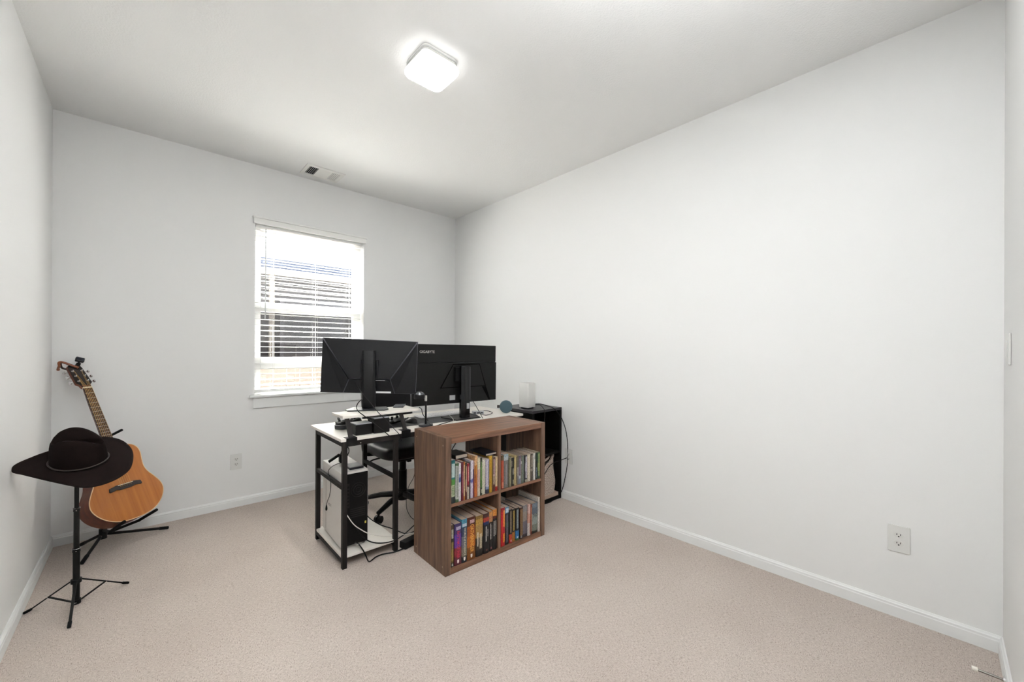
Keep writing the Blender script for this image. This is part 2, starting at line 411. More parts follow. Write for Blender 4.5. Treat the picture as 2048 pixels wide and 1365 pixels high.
MB().box(nh_l-.2, YN-.199, hz0+.001, nh_r+.2, YN+2.5, hz1+.02).build('roof', mat('roof_shingle', '#6d6a68', .9), nh, world=True)
a = at(539, 570, Y=YN-.06); b = at(549, 700, Y=YN-.06)
MB().box(a.x, YN-.06, -.4, b.x, YN-.006, hz0-.061).build('corner_trim', mat('trim_tan', '#6a655e', .8), nh, world=True)
a = at(560, 562, Y=YN-.02); b = at(690, 562, Y=YN-.02)
hw = MB().box(a.x, YN-.03, .55, b.x, YN-.006, 2.02).build('window', mat('house_window_frame', '#3e3d40', .6), nh, world=True)
for i in range(2):
    w_ = (b.x-a.x-.18)/2; x0 = a.x+.06+i*(w_+.06)
    MB().box(x0, YN-.036, .62, x0+w_, YN-.031, 1.96).build('pane', mat('house_glass', '#29292c', .3), hw, world=True)
fz = at(600, 728, Y=D+1.5).z
fen = thing('wooden_fence', 'pale beige board fence at the foot of the window view', 'fence', (2, D+1.5, -.4))
M_FEN = mat('fence_boards', '#6e655c', .85, var=(9, '#645b52'))
bd = None; x = .6
while x < 3.6:
    if bd is None: bd = MB().box(-.068, -.01, 0, .068, .01, fz+.4).build('board', M_FEN, fen, bevel=.003); o = bd
    else: o = bd.copy(); COL.objects.link(o); o.parent = fen
    o.location = (x-2, 0, 0); x += .142
for zz in (.25, 1.15): MB().box(.5, D+1.511, -.4+zz, 3.6, D+1.55, -.31+zz).build('rail', M_FEN, fen, world=True)
struct(MB().box(-6, D+T+.01, -.5, 12, 14, -.4).build('ground_outside', mat('ground_gravel', '#4c4840', .95, var=(20, '#423e38'))), 'pale ground outside the window', 'ground')

# ------------------------------------------------------------------ ceiling light, vent
cl = thing('ceiling_light', 'square white flush ceiling lamp with glowing rounded diffuser', 'lamp', (1.512, 1.975, H))
MB().prism(rrect(-.098,-.098,.098,.098,.028), -.036, -.0005).build('base', M_WHITE, cl, smooth=True)
MB().prism(rrect(-.101,-.101,.101,.101,.029), -.018, -.012).prism(rrect(-.101,-.101,.101,.101,.029), -.031, -.025).build('band', mat('lamp_band', '#c9c9c6', .3), cl, smooth=True)
ME = mat('lamp_diffuser', '#ffffff', .5, emit=('#fffefc', LAMP_STRENGTH))
dm = MB(); rows = []
for (g, zz) in ((.096,-.0365),(.106,-.041),(.110,-.050),(.110,-.062),(.105,-.072),(.094,-.078),(.06,-.080),(.001,-.0805)):
    rows.append([Vector((x,y,zz)) for x,y in rrect(-g,-g,g,g,min(.036,g*.36),5)])
dm.grid(rows, closed=True); dm.f.append(tuple(range(24))); dm.f.append(tuple(len(dm.v)-1-k for k in range(24)))
dm.build('diffuser', ME, cl, smooth=True)
MB().prism(rrect(-.088,-.088,.088,.088,.03), -.0825, -.0809).build('added_downlight', mat('added_downlight_glow', '#ffffff', .5, emit=('#fffefc', DOWNLIGHT_STRENGTH)), cl, smooth=True)  # added glowing plate: extra light downward without a halo on the ceiling

vt = thing('ceiling_vent', 'white rectangular ceiling air register with slatted ends', 'vent', (1.53, 3.742, H))
vm = MB(); x0, x1, y0, y1 = -.150, .150, -.112, .112; ix0, ix1, iy0, iy1 = -.122, .122, -.080, .080
for q in ((x0,y0,x1,iy0),(x0,iy1,x1,y1),(x0,iy0,ix0,iy1),(ix1,iy0,x1,iy1)): vm.box(q[0],q[1],-.008,q[2],q[3],-.0005)
vm.build('frame', M_WHITE, vt)
MB().box(ix0,iy0,-.0016,ix1,iy1,-.0006).build('duct_back', mat('duct_dark', '#050505', .9), vt)
def vslat(p0, p1, tilt, w=.0125):
    M = Matrix.Translation(Vector(((p0[0]+p1[0])/2, (p0[1]+p1[1])/2, -.0075)))
    l = (Vector(p1)-Vector(p0)).length
    if abs(p0[0]-p1[0]) < 1e-6: M = M @ Matrix.Rotation(math.pi/2, 4, 'Z')
    M = M @ Matrix.Rotation(tilt, 4, 'X')
    MB().box(-l/2,-w/2,-.0005,l/2,w/2,.0005,M).build('louver', M_WHITE, vt)
for i in range(5): vslat((ix0+.006+i*.0135, iy0), (ix0+.006+i*.0135, iy1), math.radians(-48), .0078)
for i in range(5): vslat((ix1-.006-i*.0135, iy0), (ix1-.006-i*.0135, iy1), math.radians(34), .0096)
for i in range(12): vslat((ix0+.068, iy0+.006+i*.0135), (ix1-.068, iy0+.006+i*.0135), math.radians(-20), .0139)

# ------------------------------------------------------------------ outlets, switch, door stop
def outlet(label, loc, rz):
    t = thing('wall_outlet', label, 'outlet', loc, rz, 'duplex outlets on the walls')     # local: +y out of the wall
    MB().prism(rrect(-.0385,-.0615,.0385,.0615,.004), 0, .006, frame((0,.0006,0),(1,0,0),(0,0,1),(0,1,0))).build('plate', M_PLATE, t, bevel=.0015)
    for s in (1,-1):
        out = [(.0165*math.cos(a)*1.05, .0145*math.sin(a) if abs(math.sin(a))<.8 else .8*.0145*math.copysign(1,math.sin(a))) for a in [2*math.pi*k/24 for k in range(24)]]
        fm = frame((0,.0066,s*.0195),(1,0,0),(0,0,1),(0,1,0))
        r = MB().prism(out, 0, .0018, fm).build('receptacle', mat('receptacle', '#dededa', .35), t)
        hm = frame((0,.0084,s*.0195),(1,0,0),(0,0,1),(0,1,0))
        for sx in (-.0062,.0062): MB().box(sx-.0013,-.002,0,sx+.0013,.0058,.0004,hm).build('slot', M_HOLE, r)
        MB().prism([(.003*math.cos(a),-.0075+.003*math.sin(a)) for a in [2*math.pi*k/10 for k in range(10)]], 0, .0004, hm).build('ground_hole', M_HOLE, r)
    MB().prism([(.003*math.cos(a),.003*math.sin(a)) for a in [2*math.pi*k/10 for k in range(10)]], 0, .001, frame((0,.0066,0),(1,0,0),(0,0,1),(0,1,0))).build('screw', M_PLATE, t)
    return t
outlet('white duplex outlet on the window wall right of the guitar', (.960, D, .357), math.pi)
outlet('white duplex outlet low on the bare right wall', (W, .309, .367), math.pi/2)
outlet('white duplex outlet behind the black cable beside the black cube shelf', (W, 2.283, .362), math.pi/2)
sw = thing('light_switch', 'white rocker light switch plate at the right edge', 'switch', (2.83, 0, 1.257))
MB().prism(rrect(-.06,-.06,.06,.06,.004), 0, .0065, frame((0,.0006,0),(1,0,0),(0,0,1),(0,1,0))).build('plate', M_PLATE, sw, bevel=.0015)
for sx in (-.023,.023):
    MB().box(sx-.0165,.0072,-.033,sx+.0165,.0095,.033).build('rocker', mat('rocker_white', '#e8e8e5', .3), sw, bevel=.001)
ds = thing('door_stop', 'chrome spring door stop with white rubber tip at bottom right', 'door stop', (2.742, .0125, .042))
MB().cyl((0,.0003,0),(0,.006,0),.010,n=16).build('base', M_CHROME, ds, smooth=True)
MB().tube([(0,.006,0),(0,.066,0)],.0045,10).build('rod', mat('steel_rod', '#8f8c86', .25, metal=1), ds, smooth=True)
MB().cyl((0,.066,0),(0,.082,0),.0085,.0080,16).build('tip', mat('tip_rubber', '#e9e4da', .6), ds, smooth=True, bevel=.001)

# ------------------------------------------------------------------ bookcase
BC = Vector((1.636, 2.014, 0)); BR = -.032
BW, BD, BH = .773, .366, .760; BT = .036
M_OAK_V = wood_mat('walnut_upright', '#33241c', '#84644f', (22, 22, 1.2), .5, 2.2)
M_OAK_H = wood_mat('walnut_flat_lit', '#4a3224', '#91674e', (1.2, 22, 22), .42, 2.2)  # lighter than the uprights: reflection on the top is put into the colour
bc = thing('bookcase', 'walnut brown four cubby bookcase full of books', 'bookcase', BC, BR)
MB().box(0,0,.0005,BT,BD,BH).build('side_panel', M_OAK_V, bc, bevel=.0012)
MB().box(BW-BT+.002,0,.0005,BW,BD,BH).build('side_panel', M_OAK_V, bc, bevel=.0012)
MB().box(BT+.0004,.001,BH-BT,BW-BT+.0016,BD-.001,BH-.0008).build('top_panel', M_OAK_H, bc, bevel=.0012)
MB().box(BT+.0004,.001,.0005,BW-BT+.0016,BD-.001,.034).build('bottom_panel', M_OAK_H, bc, bevel=.0012)
DX0, DX1 = .3755, .3935; SZ0, SZ1 = .3715, .3885
MB().box(DX0,.004,.0344,DX1,BD-.004,BH-BT-.0004).build('divider', M_OAK_V, bc, bevel=.0008)
for (x0, x1) in ((BT+.0004, DX0-.0004), (DX1+.0004, BW-BT+.0016)):
    MB().box(x0,.002,SZ0,x1,BD-.004,SZ1).build('shelf', M_OAK_H, bc, bevel=.0008)
for zz in (.045, BH-.045):
    for yy in (.03, BD-.03):
        MB().cyl((-.0008,yy,zz),(.0005,yy,zz),.0045,n=12).build('screw_cap', mat('screw_cap', '#a08a78', .5), bc)

# ------------------------------------------------------------------ books (pixel column of each spine -> position along the shelf)
BUX = Vector((math.cos(BR), math.sin(BR), 0)); BUY = Vector((-math.sin(BR), math.cos(BR), 0))
def bloc(x, y, b):
    P = on_plane(x, y, BC+BUY*b, BUY) - BC; return P.dot(BUX), P.z
M_PAGE = mat('paper_pages', '#bda998', .85, var=(300, '#a59080'), bump=(700, .3, .001))
M_PAGEW = mat('paper_pages_white', '#c9bdb0', .85, var=(300, '#b3a698'), bump=(700, .3, .001))
ORD = ['first','second','third','fourth','fifth','sixth','seventh','eighth','ninth','tenth','eleventh','twelfth','thirteenth','fourteenth','fifteenth','sixteenth','seventeenth','eighteenth','nineteenth','twentieth']
CREAM = '#d9cdb6'
UL = [(903.5,911.3,922,'teal and green',[(0,'#1c2a2c'),(.16,'#cfd3b0'),(.42,'#4a8a34'),(.56,'#1d6f72')],[(.60,.92,.05,.9,'#d5e0dc'),(.18,.40,.1,.9,'#355a30')],.15),
(911.6,918.4,928,'green edged pale grey',[(0,'#3a5a36'),(.08,'#b9bcb3'),(.93,'#4e6e46')],[(.12,.9,.25,.75,'#585b56')],.15),
(918.7,923.4,928,'white and blue',[(0,'#dcd8dd'),(.50,'#4a5f96'),(.63,'#9aa9d0'),(.72,'#e4dfe2')],[],.14),
(923.6,928,925,'plain maroon',[(0,'#6d1f30')],[(.2,.75,.3,.7,'#a4606a')],.15),
(928.2,931.2,925,'thin cream and orange',[(0,'#c47a34'),(.1,'#dcc394'),(.92,'#c8762c')],[(.3,.9,.3,.8,'#8a5a2a')],.15),
(931.3,935.2,926,'dark brown mottled',[(0,'#5a2a1e'),(.25,'#8a7262'),(.55,'#4a3020')],[(.2,.9,.2,.8,'#c8a888')],.15),
(935.3,939,928,'red and white',[(0,'#c9c0b4'),(.34,'#5a1c20'),(.4,'#a02436')],[(.5,.92,.3,.7,'#e6b8b0'),(.08,.3,.3,.7,'#8a7c6a')],.15),
(939.2,941.6,926,'very thin dark grey',[(0,'#3b3738')],[],.15),
(941.8,946.6,922.5,'tall white lavender',[(0,'#cfc4d6'),(.42,'#6f74b0'),(.5,'#d9d2de')],[(.4,.52,.2,.8,'#4a4c8a')],.17),
(946.8,949.4,923,'thin purple and red',[(0,'#7a3048'),(.5,'#4a2a48'),(.78,'#c9a8ac')],[],.17),
(949.6,955.4,913,'orange and rust',[(0,'#c86a2c'),(.2,'#b8682c'),(.55,'#c47c30'),(.78,'#d9a878')],[(.35,.75,.1,.35,'#5a1c14')],.18),
(955.6,961,916.6,'cream and pale pink',[(0,'#d6c9b4'),(.2,'#cfb0a6'),(.7,'#d9d0b4')],[(.2,.6,.3,.6,'#b09488')],.16),
(961.2,965.4,917,'moss green',[(0,'#27301f'),(.2,'#46702f'),(.75,'#2c3322')],[(.06,.16,.3,.8,'#c9c9b0'),(.4,.9,.3,.7,'#7a9a5c')],.16),
(965.6,972,920.6,'ivory',[(0,'#d5d2bd'),(.85,'#d9d6c4')],[(.3,.8,.4,.6,'#b4b09c')],.16),
(972.2,979,919.8,'pale lilac with dark foot',[(0,'#2a3040'),(.12,'#7f8aa4'),(.2,'#c4bccb')],[(.25,.95,.55,.85,'#4c5670')],.16),
(979.6,985.2,913,'mustard yellow',[(0,'#b98f24'),(.9,'#c79c34')],[(.15,.9,.35,.65,'#8a6414')],.17),
(985.4,987.4,916,'thin dark brown',[(0,'#54412c')],[],.16),
(987.6,992,916,'mottled brown and pink',[(0,'#5c2a22'),(.2,'#a8927c'),(.5,'#5a4240')],[(.45,.95,.1,.9,'#c0a0a0')],.16),
(992.2,996.8,915,'cream with a red foot',[(0,'#a3281e'),(.12,'#d9c09a')],[(.18,.9,.4,.6,'#b89a6e')],.16)]
UR = [(1003.2,1008.6,912.7,'brick red',[(0,'#93301e'),(.08,'#b0472c'),(.86,'#5c4a2c')],[(.02,.2,.2,.8,'#d48a68'),(.2,.8,.45,.55,'#c46a48')],.17),
(1009,1018.4,910.5,'thick grey with light blue top',[(0,'#77726e'),(.82,'#b4bcc0'),(.92,'#9fb4bc')],[(.1,.7,.4,.6,'#94909a')],.18),
(1018.6,1023,915.6,'olive grey',[(0,'#79745a')],[(.1,.9,.5,.9,'#a39c78')],.16),
(1023.2,1029.4,917.5,'black with white lettering',[(0,'#15120f'),(.9,'#1b1714')],[(.06,.22,.55,1,'#d6cba6'),(.4,.62,.5,.95,'#c9c6bc'),(.7,.9,.1,.4,'#8a8078')],.16),
(1029.6,1032.4,912,'thin cream',[(0,'#cdb983')],[],.17),
(1032.5,1035,911.6,'thin yellow and black speckled',[(0,'#a8946a')],[(.05,.95,.1,.9,'#2c2620')],.17),
(1035.2,1038,912,'thin ash grey',[(0,'#77757a'),(.3,'#a3a09a'),(.6,'#6b665c')],[],.17),
(1038.2,1042.6,912.7,'purple grey',[(0,'#7c8494'),(.2,'#b9bcc4'),(.3,'#6a5b6e')],[(.35,.9,.3,.7,'#9a8ca0')],.16),
(1042.7,1045,912,'thin taupe',[(0,'#7a756a'),(.7,'#c9c6be'),(.8,'#746e62')],[],.16),
(1045.1,1048,912,'thin sage green',[(0,'#6c7a6c'),(.1,'#7d8a7c')],[],.16),
(1048.1,1051.2,911.5,'narrow black',[(0,'#0f0e12')],[],.16),
(1051.4,1055.6,911.5,'black and white patterned',[(0,'#b9b29c'),(.1,'#3a3644'),(.4,'#8f8a94'),(.7,'#2c2830')],[(.15,.95,.1,.9,'#cfcad0')],.16),
(1056,1061.6,910,'thick ivory',[(0,'#d9cdb8')],[],.17),
(1062,1066.8,909.3,'dark brown with a pale emblem',[(0,'#4c4238'),(.35,'#8c8478'),(.45,'#4a3f36')],[(.5,.95,.2,.8,'#94897a')],.17),
(1067,1071.2,907.5,'bright white',[(0,'#dcd6d0')],[(.78,.95,.4,.8,'#3a3634')],.17),
(1071.6,1075.4,906.4,'dark green and black',[(0,'#16211c'),(.7,'#1c3428')],[(.06,.45,.2,.6,'#7c8a9a')],.17),
(1075.7,1080.6,905.6,'leaf green and yellow',[(0,'#24402a'),(.3,'#6e7a3c'),(.6,'#3c5c34')],[(.1,.95,.2,.8,'#a4ac74')],.17)]
LL = [(902.5,908.8,1052.7,'black and gold',[(0,'#14120e'),(.1,'#6a5628'),(.4,'#2c2618'),(.9,'#544636')],[(.68,.9,.2,.9,'#d9d3c2'),(.15,.6,.2,.9,'#a08a4c'),(.02,.08,.3,.8,'#cfcfc8')],.16),
(909.6,923.8,1050.5,'thick purple and crimson',[(0,'#5c2030'),(.2,'#8a2a34'),(.42,'#6a3aa0'),(.58,'#5c3a9a'),(.75,'#3c2c62')],[(.85,.93,.2,.9,'#cfc6dc')],.19),
(924.2,934.8,1041,'thick slate blue and teal',[(0,'#1f2630'),(.14,'#7e7868'),(.34,'#6a6c74'),(.6,'#2c3c56'),(.82,'#4c92ac')],[(.83,.9,.1,.95,'#d5d5de')],.19),
(935.4,952,1038,'very thick copper brown',[(0,'#7a4416'),(.3,'#b8631c'),(.55,'#9a4c1a'),(.8,'#542214')],[(.86,.94,.3,.85,'#d9b4b8')],.20),
(952.6,966.8,1034.6,'thick tan and black',[(0,'#15110e'),(.16,'#3a2e22'),(.46,'#a8844a'),(.78,'#b48c40'),(.92,'#8a6a34')],[(.25,.6,.15,.35,'#d9d0bc'),(.18,.55,.5,.85,'#c9bca0')],.19),
(967.6,979.2,1029.7,'thick black with a red emblem',[(0,'#0d0c0f'),(.72,'#1c2c5a'),(.8,'#b43c28'),(.9,'#4a2a28')],[(.3,.68,.35,.55,'#cfcac4'),(.42,.6,.65,.8,'#b0aaa6'),(.06,.1,.4,.7,'#7a4a44')],.19),
(979.6,986.8,1025.3,'black with a flame orange top',[(0,'#0c0a0c'),(.74,'#b07a50'),(.9,'#c98e50')],[(.3,.7,.25,.45,'#cfcac4'),(.3,.66,.6,.75,'#a8a29c'),(.05,.1,.4,.7,'#b06a74')],.19),
(987.1,995,1021,'black with an orange portrait top',[(0,'#0c0a0b'),(.78,'#5a2018'),(.84,'#d58a3c')],[(.34,.72,.15,.35,'#d2cec8'),(.36,.72,.5,.8,'#a29c96')],.19)]
LR = [(1002.6,1010.6,1017.8,'bright red and yellow',[(0,'#b81a20'),(.5,'#c4202c'),(.9,'#a01a24')],[(.1,.33,.5,1,'#e8a02c'),(.50,.93,.5,1,'#eaa83c')],.17),
(1010.9,1018.9,1016.5,'black with an icy blue top',[(0,'#141218'),(.45,'#24402c'),(.6,'#1a1c26'),(.84,'#6a9ab8')],[(.05,.8,.3,.7,'#6e6a78'),(.86,.97,.2,.9,'#dce8ee')],.18),
(1019.3,1025.6,1021,'black with a red foot',[(0,'#a8201c'),(.08,'#c4472c'),(.26,'#14100e')],[(.3,.95,.25,.7,'#8c7a62'),(.04,.09,.4,.7,'#e8d8d0')],.17),
(1026,1031.8,1020.5,'black with an amber foot',[(0,'#a86a28'),(.3,'#16120c')],[(.34,.96,.2,.8,'#b09448')],.17),
(1032.2,1039.6,1018,'black with a blue foot',[(0,'#3f6a3c'),(.06,'#2a6fa8'),(.30,'#0f0d10')],[(.36,.95,.25,.75,'#9aa4a8'),(.06,.12,.3,.7,'#d8e4ee')],.17),
(1040.2,1046.8,1017,'dark chocolate with small gilt dots',[(0,'#2c1e18'),(.5,'#3c1c14')],[(.1,.95,.1,.9,'#8a6a42'),(.03,.1,.2,.6,'#a8a49c')],.17),
(1047.1,1056,1013,'thick stone grey',[(0,'#3a343c'),(.1,'#7a727c'),(.5,'#948a82'),(.8,'#8f8a8a')],[(.1,.5,.1,.9,'#5c5660')],.18),
(1056.4,1061.4,1009.5,'white and coral',[(0,'#cfc6c0'),(.4,'#d2a08c'),(.7,'#d9b4ac')],[(.05,.6,.5,.9,'#a05a4a')],.18),
(1061.6,1065,1010,'thin russet',[(0,'#74281e'),(.5,'#96482c')],[(.1,.9,.3,.7,'#c08a6c')],.18),
(1065.4,1076.4,1009,'thick misty blue grey',[(0,'#23261f'),(.08,'#7c8478'),(.3,'#94a09a'),(.64,'#5c6876'),(.85,'#74828e')],[],.19),
(1076.8,1081.6,996,'tall slim white',[(0,'#d9d0c6')],[(.3,.5,.75,.95,'#8c8278')],.20)]
CUB = [('upper left', UL, SZ1, BT, DX0, M_PAGEW), ('upper right', UR, SZ1, DX1, BW-BT+.002, M_PAGE), ('lower left', LL, .034, BT, DX0, M_PAGE), ('lower right', LR, .034, DX1, BW-BT+.002, M_PAGE)]
BOOKS = {}
for cub, rows, z0, xa, xb, pg in CUB:
    n = len(rows)
    for i, (p0, p1, yt, colr, bands, texts, dep) in enumerate(rows):
        b = .006 + random.uniform(0, .006)
        x0, ztop = bloc(p0, yt, .008); x1, _ = bloc(p1, yt, .008)
        x0 = max(x0, xa+.0012); x1 = min(x1, xb-.0012)
        w = x1-x0-.0008; h = ztop-z0-.0005
        if cub == 'lower left' : dep += .02
        big = 'hardback' if w > .04 else 'paperback'
        where = ORD[i]+' from the left' if i < n-1 else 'last on the right'
        loc = BC + BUX*(x0+w/2) + BUY*b + Vector((0,0,z0+.0004))
        t = thing('book', f'{colr} {big}, {where} in the {cub} cubby', 'book', loc, BR, f'books in the {cub} cubby')
        BOOKS[(cub, i)] = (t, w, h, dep)
        cv = .0012 if w > .006 else .0005
        ou = [(-w/2, dep), (-w/2, .003), (-w/2+.15*w, .0008), (-w/4, 0), (w/4, 0), (w/2-.15*w, .0008), (w/2, .003), (w/2, dep), (w/2-cv, dep), (w/2-cv, .004), (-w/2+cv, .004), (-w/2+cv, dep)]
        m = MB()
        k = len(ou); vs = [Vector((x,y,0)) for x,y in ou] + [Vector((x,y,h)) for x,y in ou]
        m._add(vs, [(i2,(i2+1)%k,(i2+1)%k+k,i2+k) for i2 in range(k)])
        for off in (0, k):
            m.f += [tuple(off+q for q in qq) for qq in ((0,1,10,11),(1,2,3,10),(3,4,9,10),(4,5,6,9),(6,7,8,9))]
        m.build('cover', spine_mat('cover_'+cub.replace(' ','_')+str(i), bands, texts), t)
        MB().box(-w/2+cv, .0045, .002 if big=='hardback' else .0004, w/2-cv, dep-.003, h-(.004 if big=='hardback' else .0012)).build('pages', pg, t)
def spine_title(key, body, z0, z1, capfrac, ucx, color, vertical=True):
    """lettering scaled to run from z0 to z1 of the spine height (or across it), capfrac of the spine width high"""
    t, w, h, dep = BOOKS[key]
    me = text_mesh(body, 1.0, .0)
    xs = [v.co.x for v in me.vertices]; ys = [v.co.y for v in me.vertices]
    L_ = max(xs)-min(xs); Hc = max(ys)-min(ys)
    me.transform(Matrix.Translation((-(max(xs)+min(xs))/2, -(max(ys)+min(ys))/2, 0)))
    if vertical:
        me.transform(Matrix.Diagonal((h*(z1-z0)/L_, w*capfrac/Hc, 1, 1)))
        M = frame((ucx*w, -.0006, (z0+z1)/2*h), (0,0,-1), (1,0,0), (0,-1,0))
    else:
        me.transform(Matrix.Diagonal((w*capfrac/L_, h*(z1-z0)/Hc, 1, 1)))
        M = frame((ucx*w, -.0006, (z0+z1)/2*h), (1,0,0), (0,0,1), (0,-1,0))
    me.transform(M); me.materials.clear(); me.materials.append(mat('print_'+color.strip('#'), color, .4))
    o = bpy.data.objects.new('title', me); COL.objects.link(o); o.parent = t
spine_title(('lower left',3), 'OATHBRINGER', .17, .83, .42, .06, '#dba045')
spine_title(('lower left',2), 'WORDS of RADIANCE', .16, .80, .38, .05, '#c9c4b0')
spine_title(('lower left',1), 'RHYTHM OF WAR', .16, .82, .40, .02, '#c02c44')
spine_title(('lower right',9), 'STAND', .53, .65, .80, 0, '#15181c', False)
# publisher shields near the foot of the three thick fantasy spines
for i in (1,2,3):
    t, w, h, dep = BOOKS[('lower left',i)]
    M = frame((0,-.0004,h*.085),(1,0,0),(0,0,1),(0,-1,0))
    MB().prism([(-.006,.010),(.006,.010),(.006,-.004),(.003,-.009),(0,-.011),(-.003,-.009),(-.006,-.004)], -.0002, .0002, M).build('emblem', mat('print_white', '#e6e0da', .4), t)
# books lying flat across the tops of the upper left row
def flat_book(label, xa, xb, ztop, thick, d0, d1, color, tilt=0.):
    o = BC + BUX*((xa+xb)/2) + BUY*d0 + Vector((0,0,ztop))
    t = thing('book', label, 'book', o, BR+tilt, 'books lying flat on the upper left row')
    w = xb-xa
    MB().box(-w/2,0,0,w/2,d1-d0,.0016).box(-w/2,0,thick-.0016,w/2,d1-d0,thick).box(-w/2,0,.0016,-w/2+.002,d1-d0,thick-.0016).build('cover', mat('flat_cover_'+color.strip('#'), color, .4), t)
    MB().box(-w/2+.0022,.003,.0018,w/2-.003,d1-d0-.003,thick-.0018).build('pages', M_PAGEW, t)
def ztop_of(i): t, w, h, d = BOOKS[('upper left', i)]; return SZ1+.0004+h
zA = max(ztop_of(i) for i in range(6, 10)); xA = bloc(939, 920, .05)[0]; xB = bloc(950, 915, .05)[0]
xm = [b for k, b in BOOKS.items() if k[0] == 'upper left']
flat_book('black book lying flat on the middle of the upper left row', .112, .196, max(ztop_of(i) for i in range(3, 10))+.001, .022, .075, .20, '#1a1412')
flat_book('navy book lying flat on the right end of the upper left row', .290, .373, max(ztop_of(i) for i in range(13, 19))+.001, .013, .02, .18, '#10151f')

# ------------------------------------------------------------------ desk
DK = Vector((1.236, 2.460, 0)); DR = -.010; DW, DD, DZ = 1.415, .580, .738
dk = thing('desk', 'white top computer desk with black metal frame and raised shelf', 'desk', DK, DR)
M_TOP = mat('white_laminate', '#e9e5de', .4, var=(14, '#e1dbd2'))
MB().box(0,0,DZ-.017,DW,DD,DZ).build('tabletop', M_TOP, dk, bevel=.002)
LG = .026; TZ = DZ-.0175
def leg(x, y, z0=.0005, z1=TZ): MB().box(x,y,z0,x+LG,y+LG,z1).build('leg', M_DESKM, dk, bevel=.0012)
lx = (.012, .322, DW-.038); ly = (.004, DD-.036-.06)
for x in lx:
    for y in ly: leg(x, y)
for y in ly: MB().box(lx[0]+LG,y+.001,TZ-.030,lx[2],y+LG-.001,TZ-.0005).build('top_rail', M_DESKM, dk)
for x in lx: MB().box(x+.001,ly[0]+LG,TZ-.030,x+LG-.001,ly[1],TZ-.0005).build('end_rail', M_DESKM, dk)
for x in lx[:2]: MB().box(x+.001,ly[0]+LG,.445,x+LG*.7,ly[1],.468).build('cross_bar', M_DESKM, dk)
MB().box(lx[2]+.001,ly[0]+LG,.20,lx[2]+LG-.001,ly[1],.225).build('cross_bar', M_DESKM, dk)
for x in lx[:2]: MB().box(x+.001,ly[0]+LG,.032,x+LG-.001,ly[1],.056).build('foot_rail', M_DESKM, dk)
MB().box(lx[0]+.002,ly[0]+LG-.020,.0565,lx[1]+LG-.002,ly[1]+.02,.0715).build('lower_shelf', M_TOP, dk, bevel=.0015)
# cut clear of the legs by sitting between them
# raised monitor shelf
RZ = .860
MB().box(.024,.045,RZ-.016,.515,.232,RZ).build('riser_shelf', M_TOP, dk, bevel=.002)
for x in (.058, .395):
    rl = MB().bar((x,.012,DZ+.001),(x,.075,RZ-.017),.026,.009,up=(0,1,0)).build('riser_leg', M_DESKM, dk, bevel=.001)
    MB().box(x-.030,-.006,DZ-.045,x+.030,-.0005,DZ+.0025).box(x-.030,-.0005,DZ+.0005,x+.030,.045,DZ+.0025).build('clamp', M_BLK, rl)
MB().cyl((.11,-.0012,DZ-.034),(.11,.003,DZ-.034),.003,n=8).build('bolt', M_CHROME, dk)

# ------------------------------------------------------------------ computer tower
PCO = Vector((1.2665, 2.545, .0722)); PR = -.05; PW, PD, PH = .160, .375, .448
pc = thing('computer_tower', 'white computer tower with black rear panel on the desk shelf', 'computer', PCO, PR)
M_PCW = mat('pc_white', '#d8d4cf', .4); M_PCB = mat('pc_black', '#050404', .5, spec=.2)
MB().box(0,.004,.012,PW,PD,PH).build('body', M_PCW, pc, bevel=.003)
MB().box(.004,-.001,.016,PW-.004,.0035,PH-.012).build('rear_panel', M_PCB, pc, bevel=.001)
MB().box(-.0006,.30,.03,-.0001,.303,PH-.06).build('panel_seam', mat('seam_grey', '#6f6b66', .6), pc)
for fx in (.02, PW-.02):
    for fy in (.03, PD-.03): MB().cyl((fx,fy,.0003),(fx,fy,.0125),.010,n=12).build('foot', M_RUB, pc)
fan = MB()
for k in range(3): fan.tube([(PW*.62+(.014+.014*k)*math.cos(a), -.0016, .335+(.014+.014*k)*math.sin(a)) for a in [2*math.pi*j/24 for j in range(24)]], .0012, 5, closed=True)
fan.build('fan_grille', mat('dark_steel', '#161514', .5, metal=.3), pc)
for j in range(5): MB().box(.055,-.0022,.175+.012*j,PW-.020,-.0012,.180+.012*j).build('slot_cover', mat('dark_steel', '#161514', .5, metal=.3), pc)
io = MB().box(.022,-.0024,.24,.048,-.0012,.38).build('port_plate', mat('io_steel', '#1c1b1a', .5, metal=.3), pc)
for j in range(6): MB().box(.026,-.0034,.250+.021*j,.044,-.0025,.262+.021*j).build('port', M_PCB, io)
MB().box(PW-.022,-.0026,.125,PW-.013,-.0012,.138).build('sticker', mat('yellow_sticker', '#c9bd4c', .5), pc)
MB().box(.030,-.0022,.030,PW-.03,-.0012,.105).build('power_supply', mat('psu', '#030303', .5, spec=.2), pc)
lettering('NZXT', .020, frame(pc.location, (0,-1,0), (0,0,1), (-1,0,0)) @ Matrix.Translation((-.185, .215, .0004)), mat('logo_grey', '#8c8783', .5), pc, 'logo')
sd = thing('hard_drive', 'small dark blue portable drive lying on the computer tower', 'hard drive', PCO+Vector((.105,.085,PH+.0005)), PR)
MB().box(-.04,-.055,0,.045,.055,.013).build('case', mat('navy_plastic', '#12131a', .4, spec=.3), sd, bevel=.003)
MB().box(-.036,-.050,.0131,.041,.050,.0135).build('lid', mat('navy_plastic_lid', '#181a22', .35, spec=.3), sd)

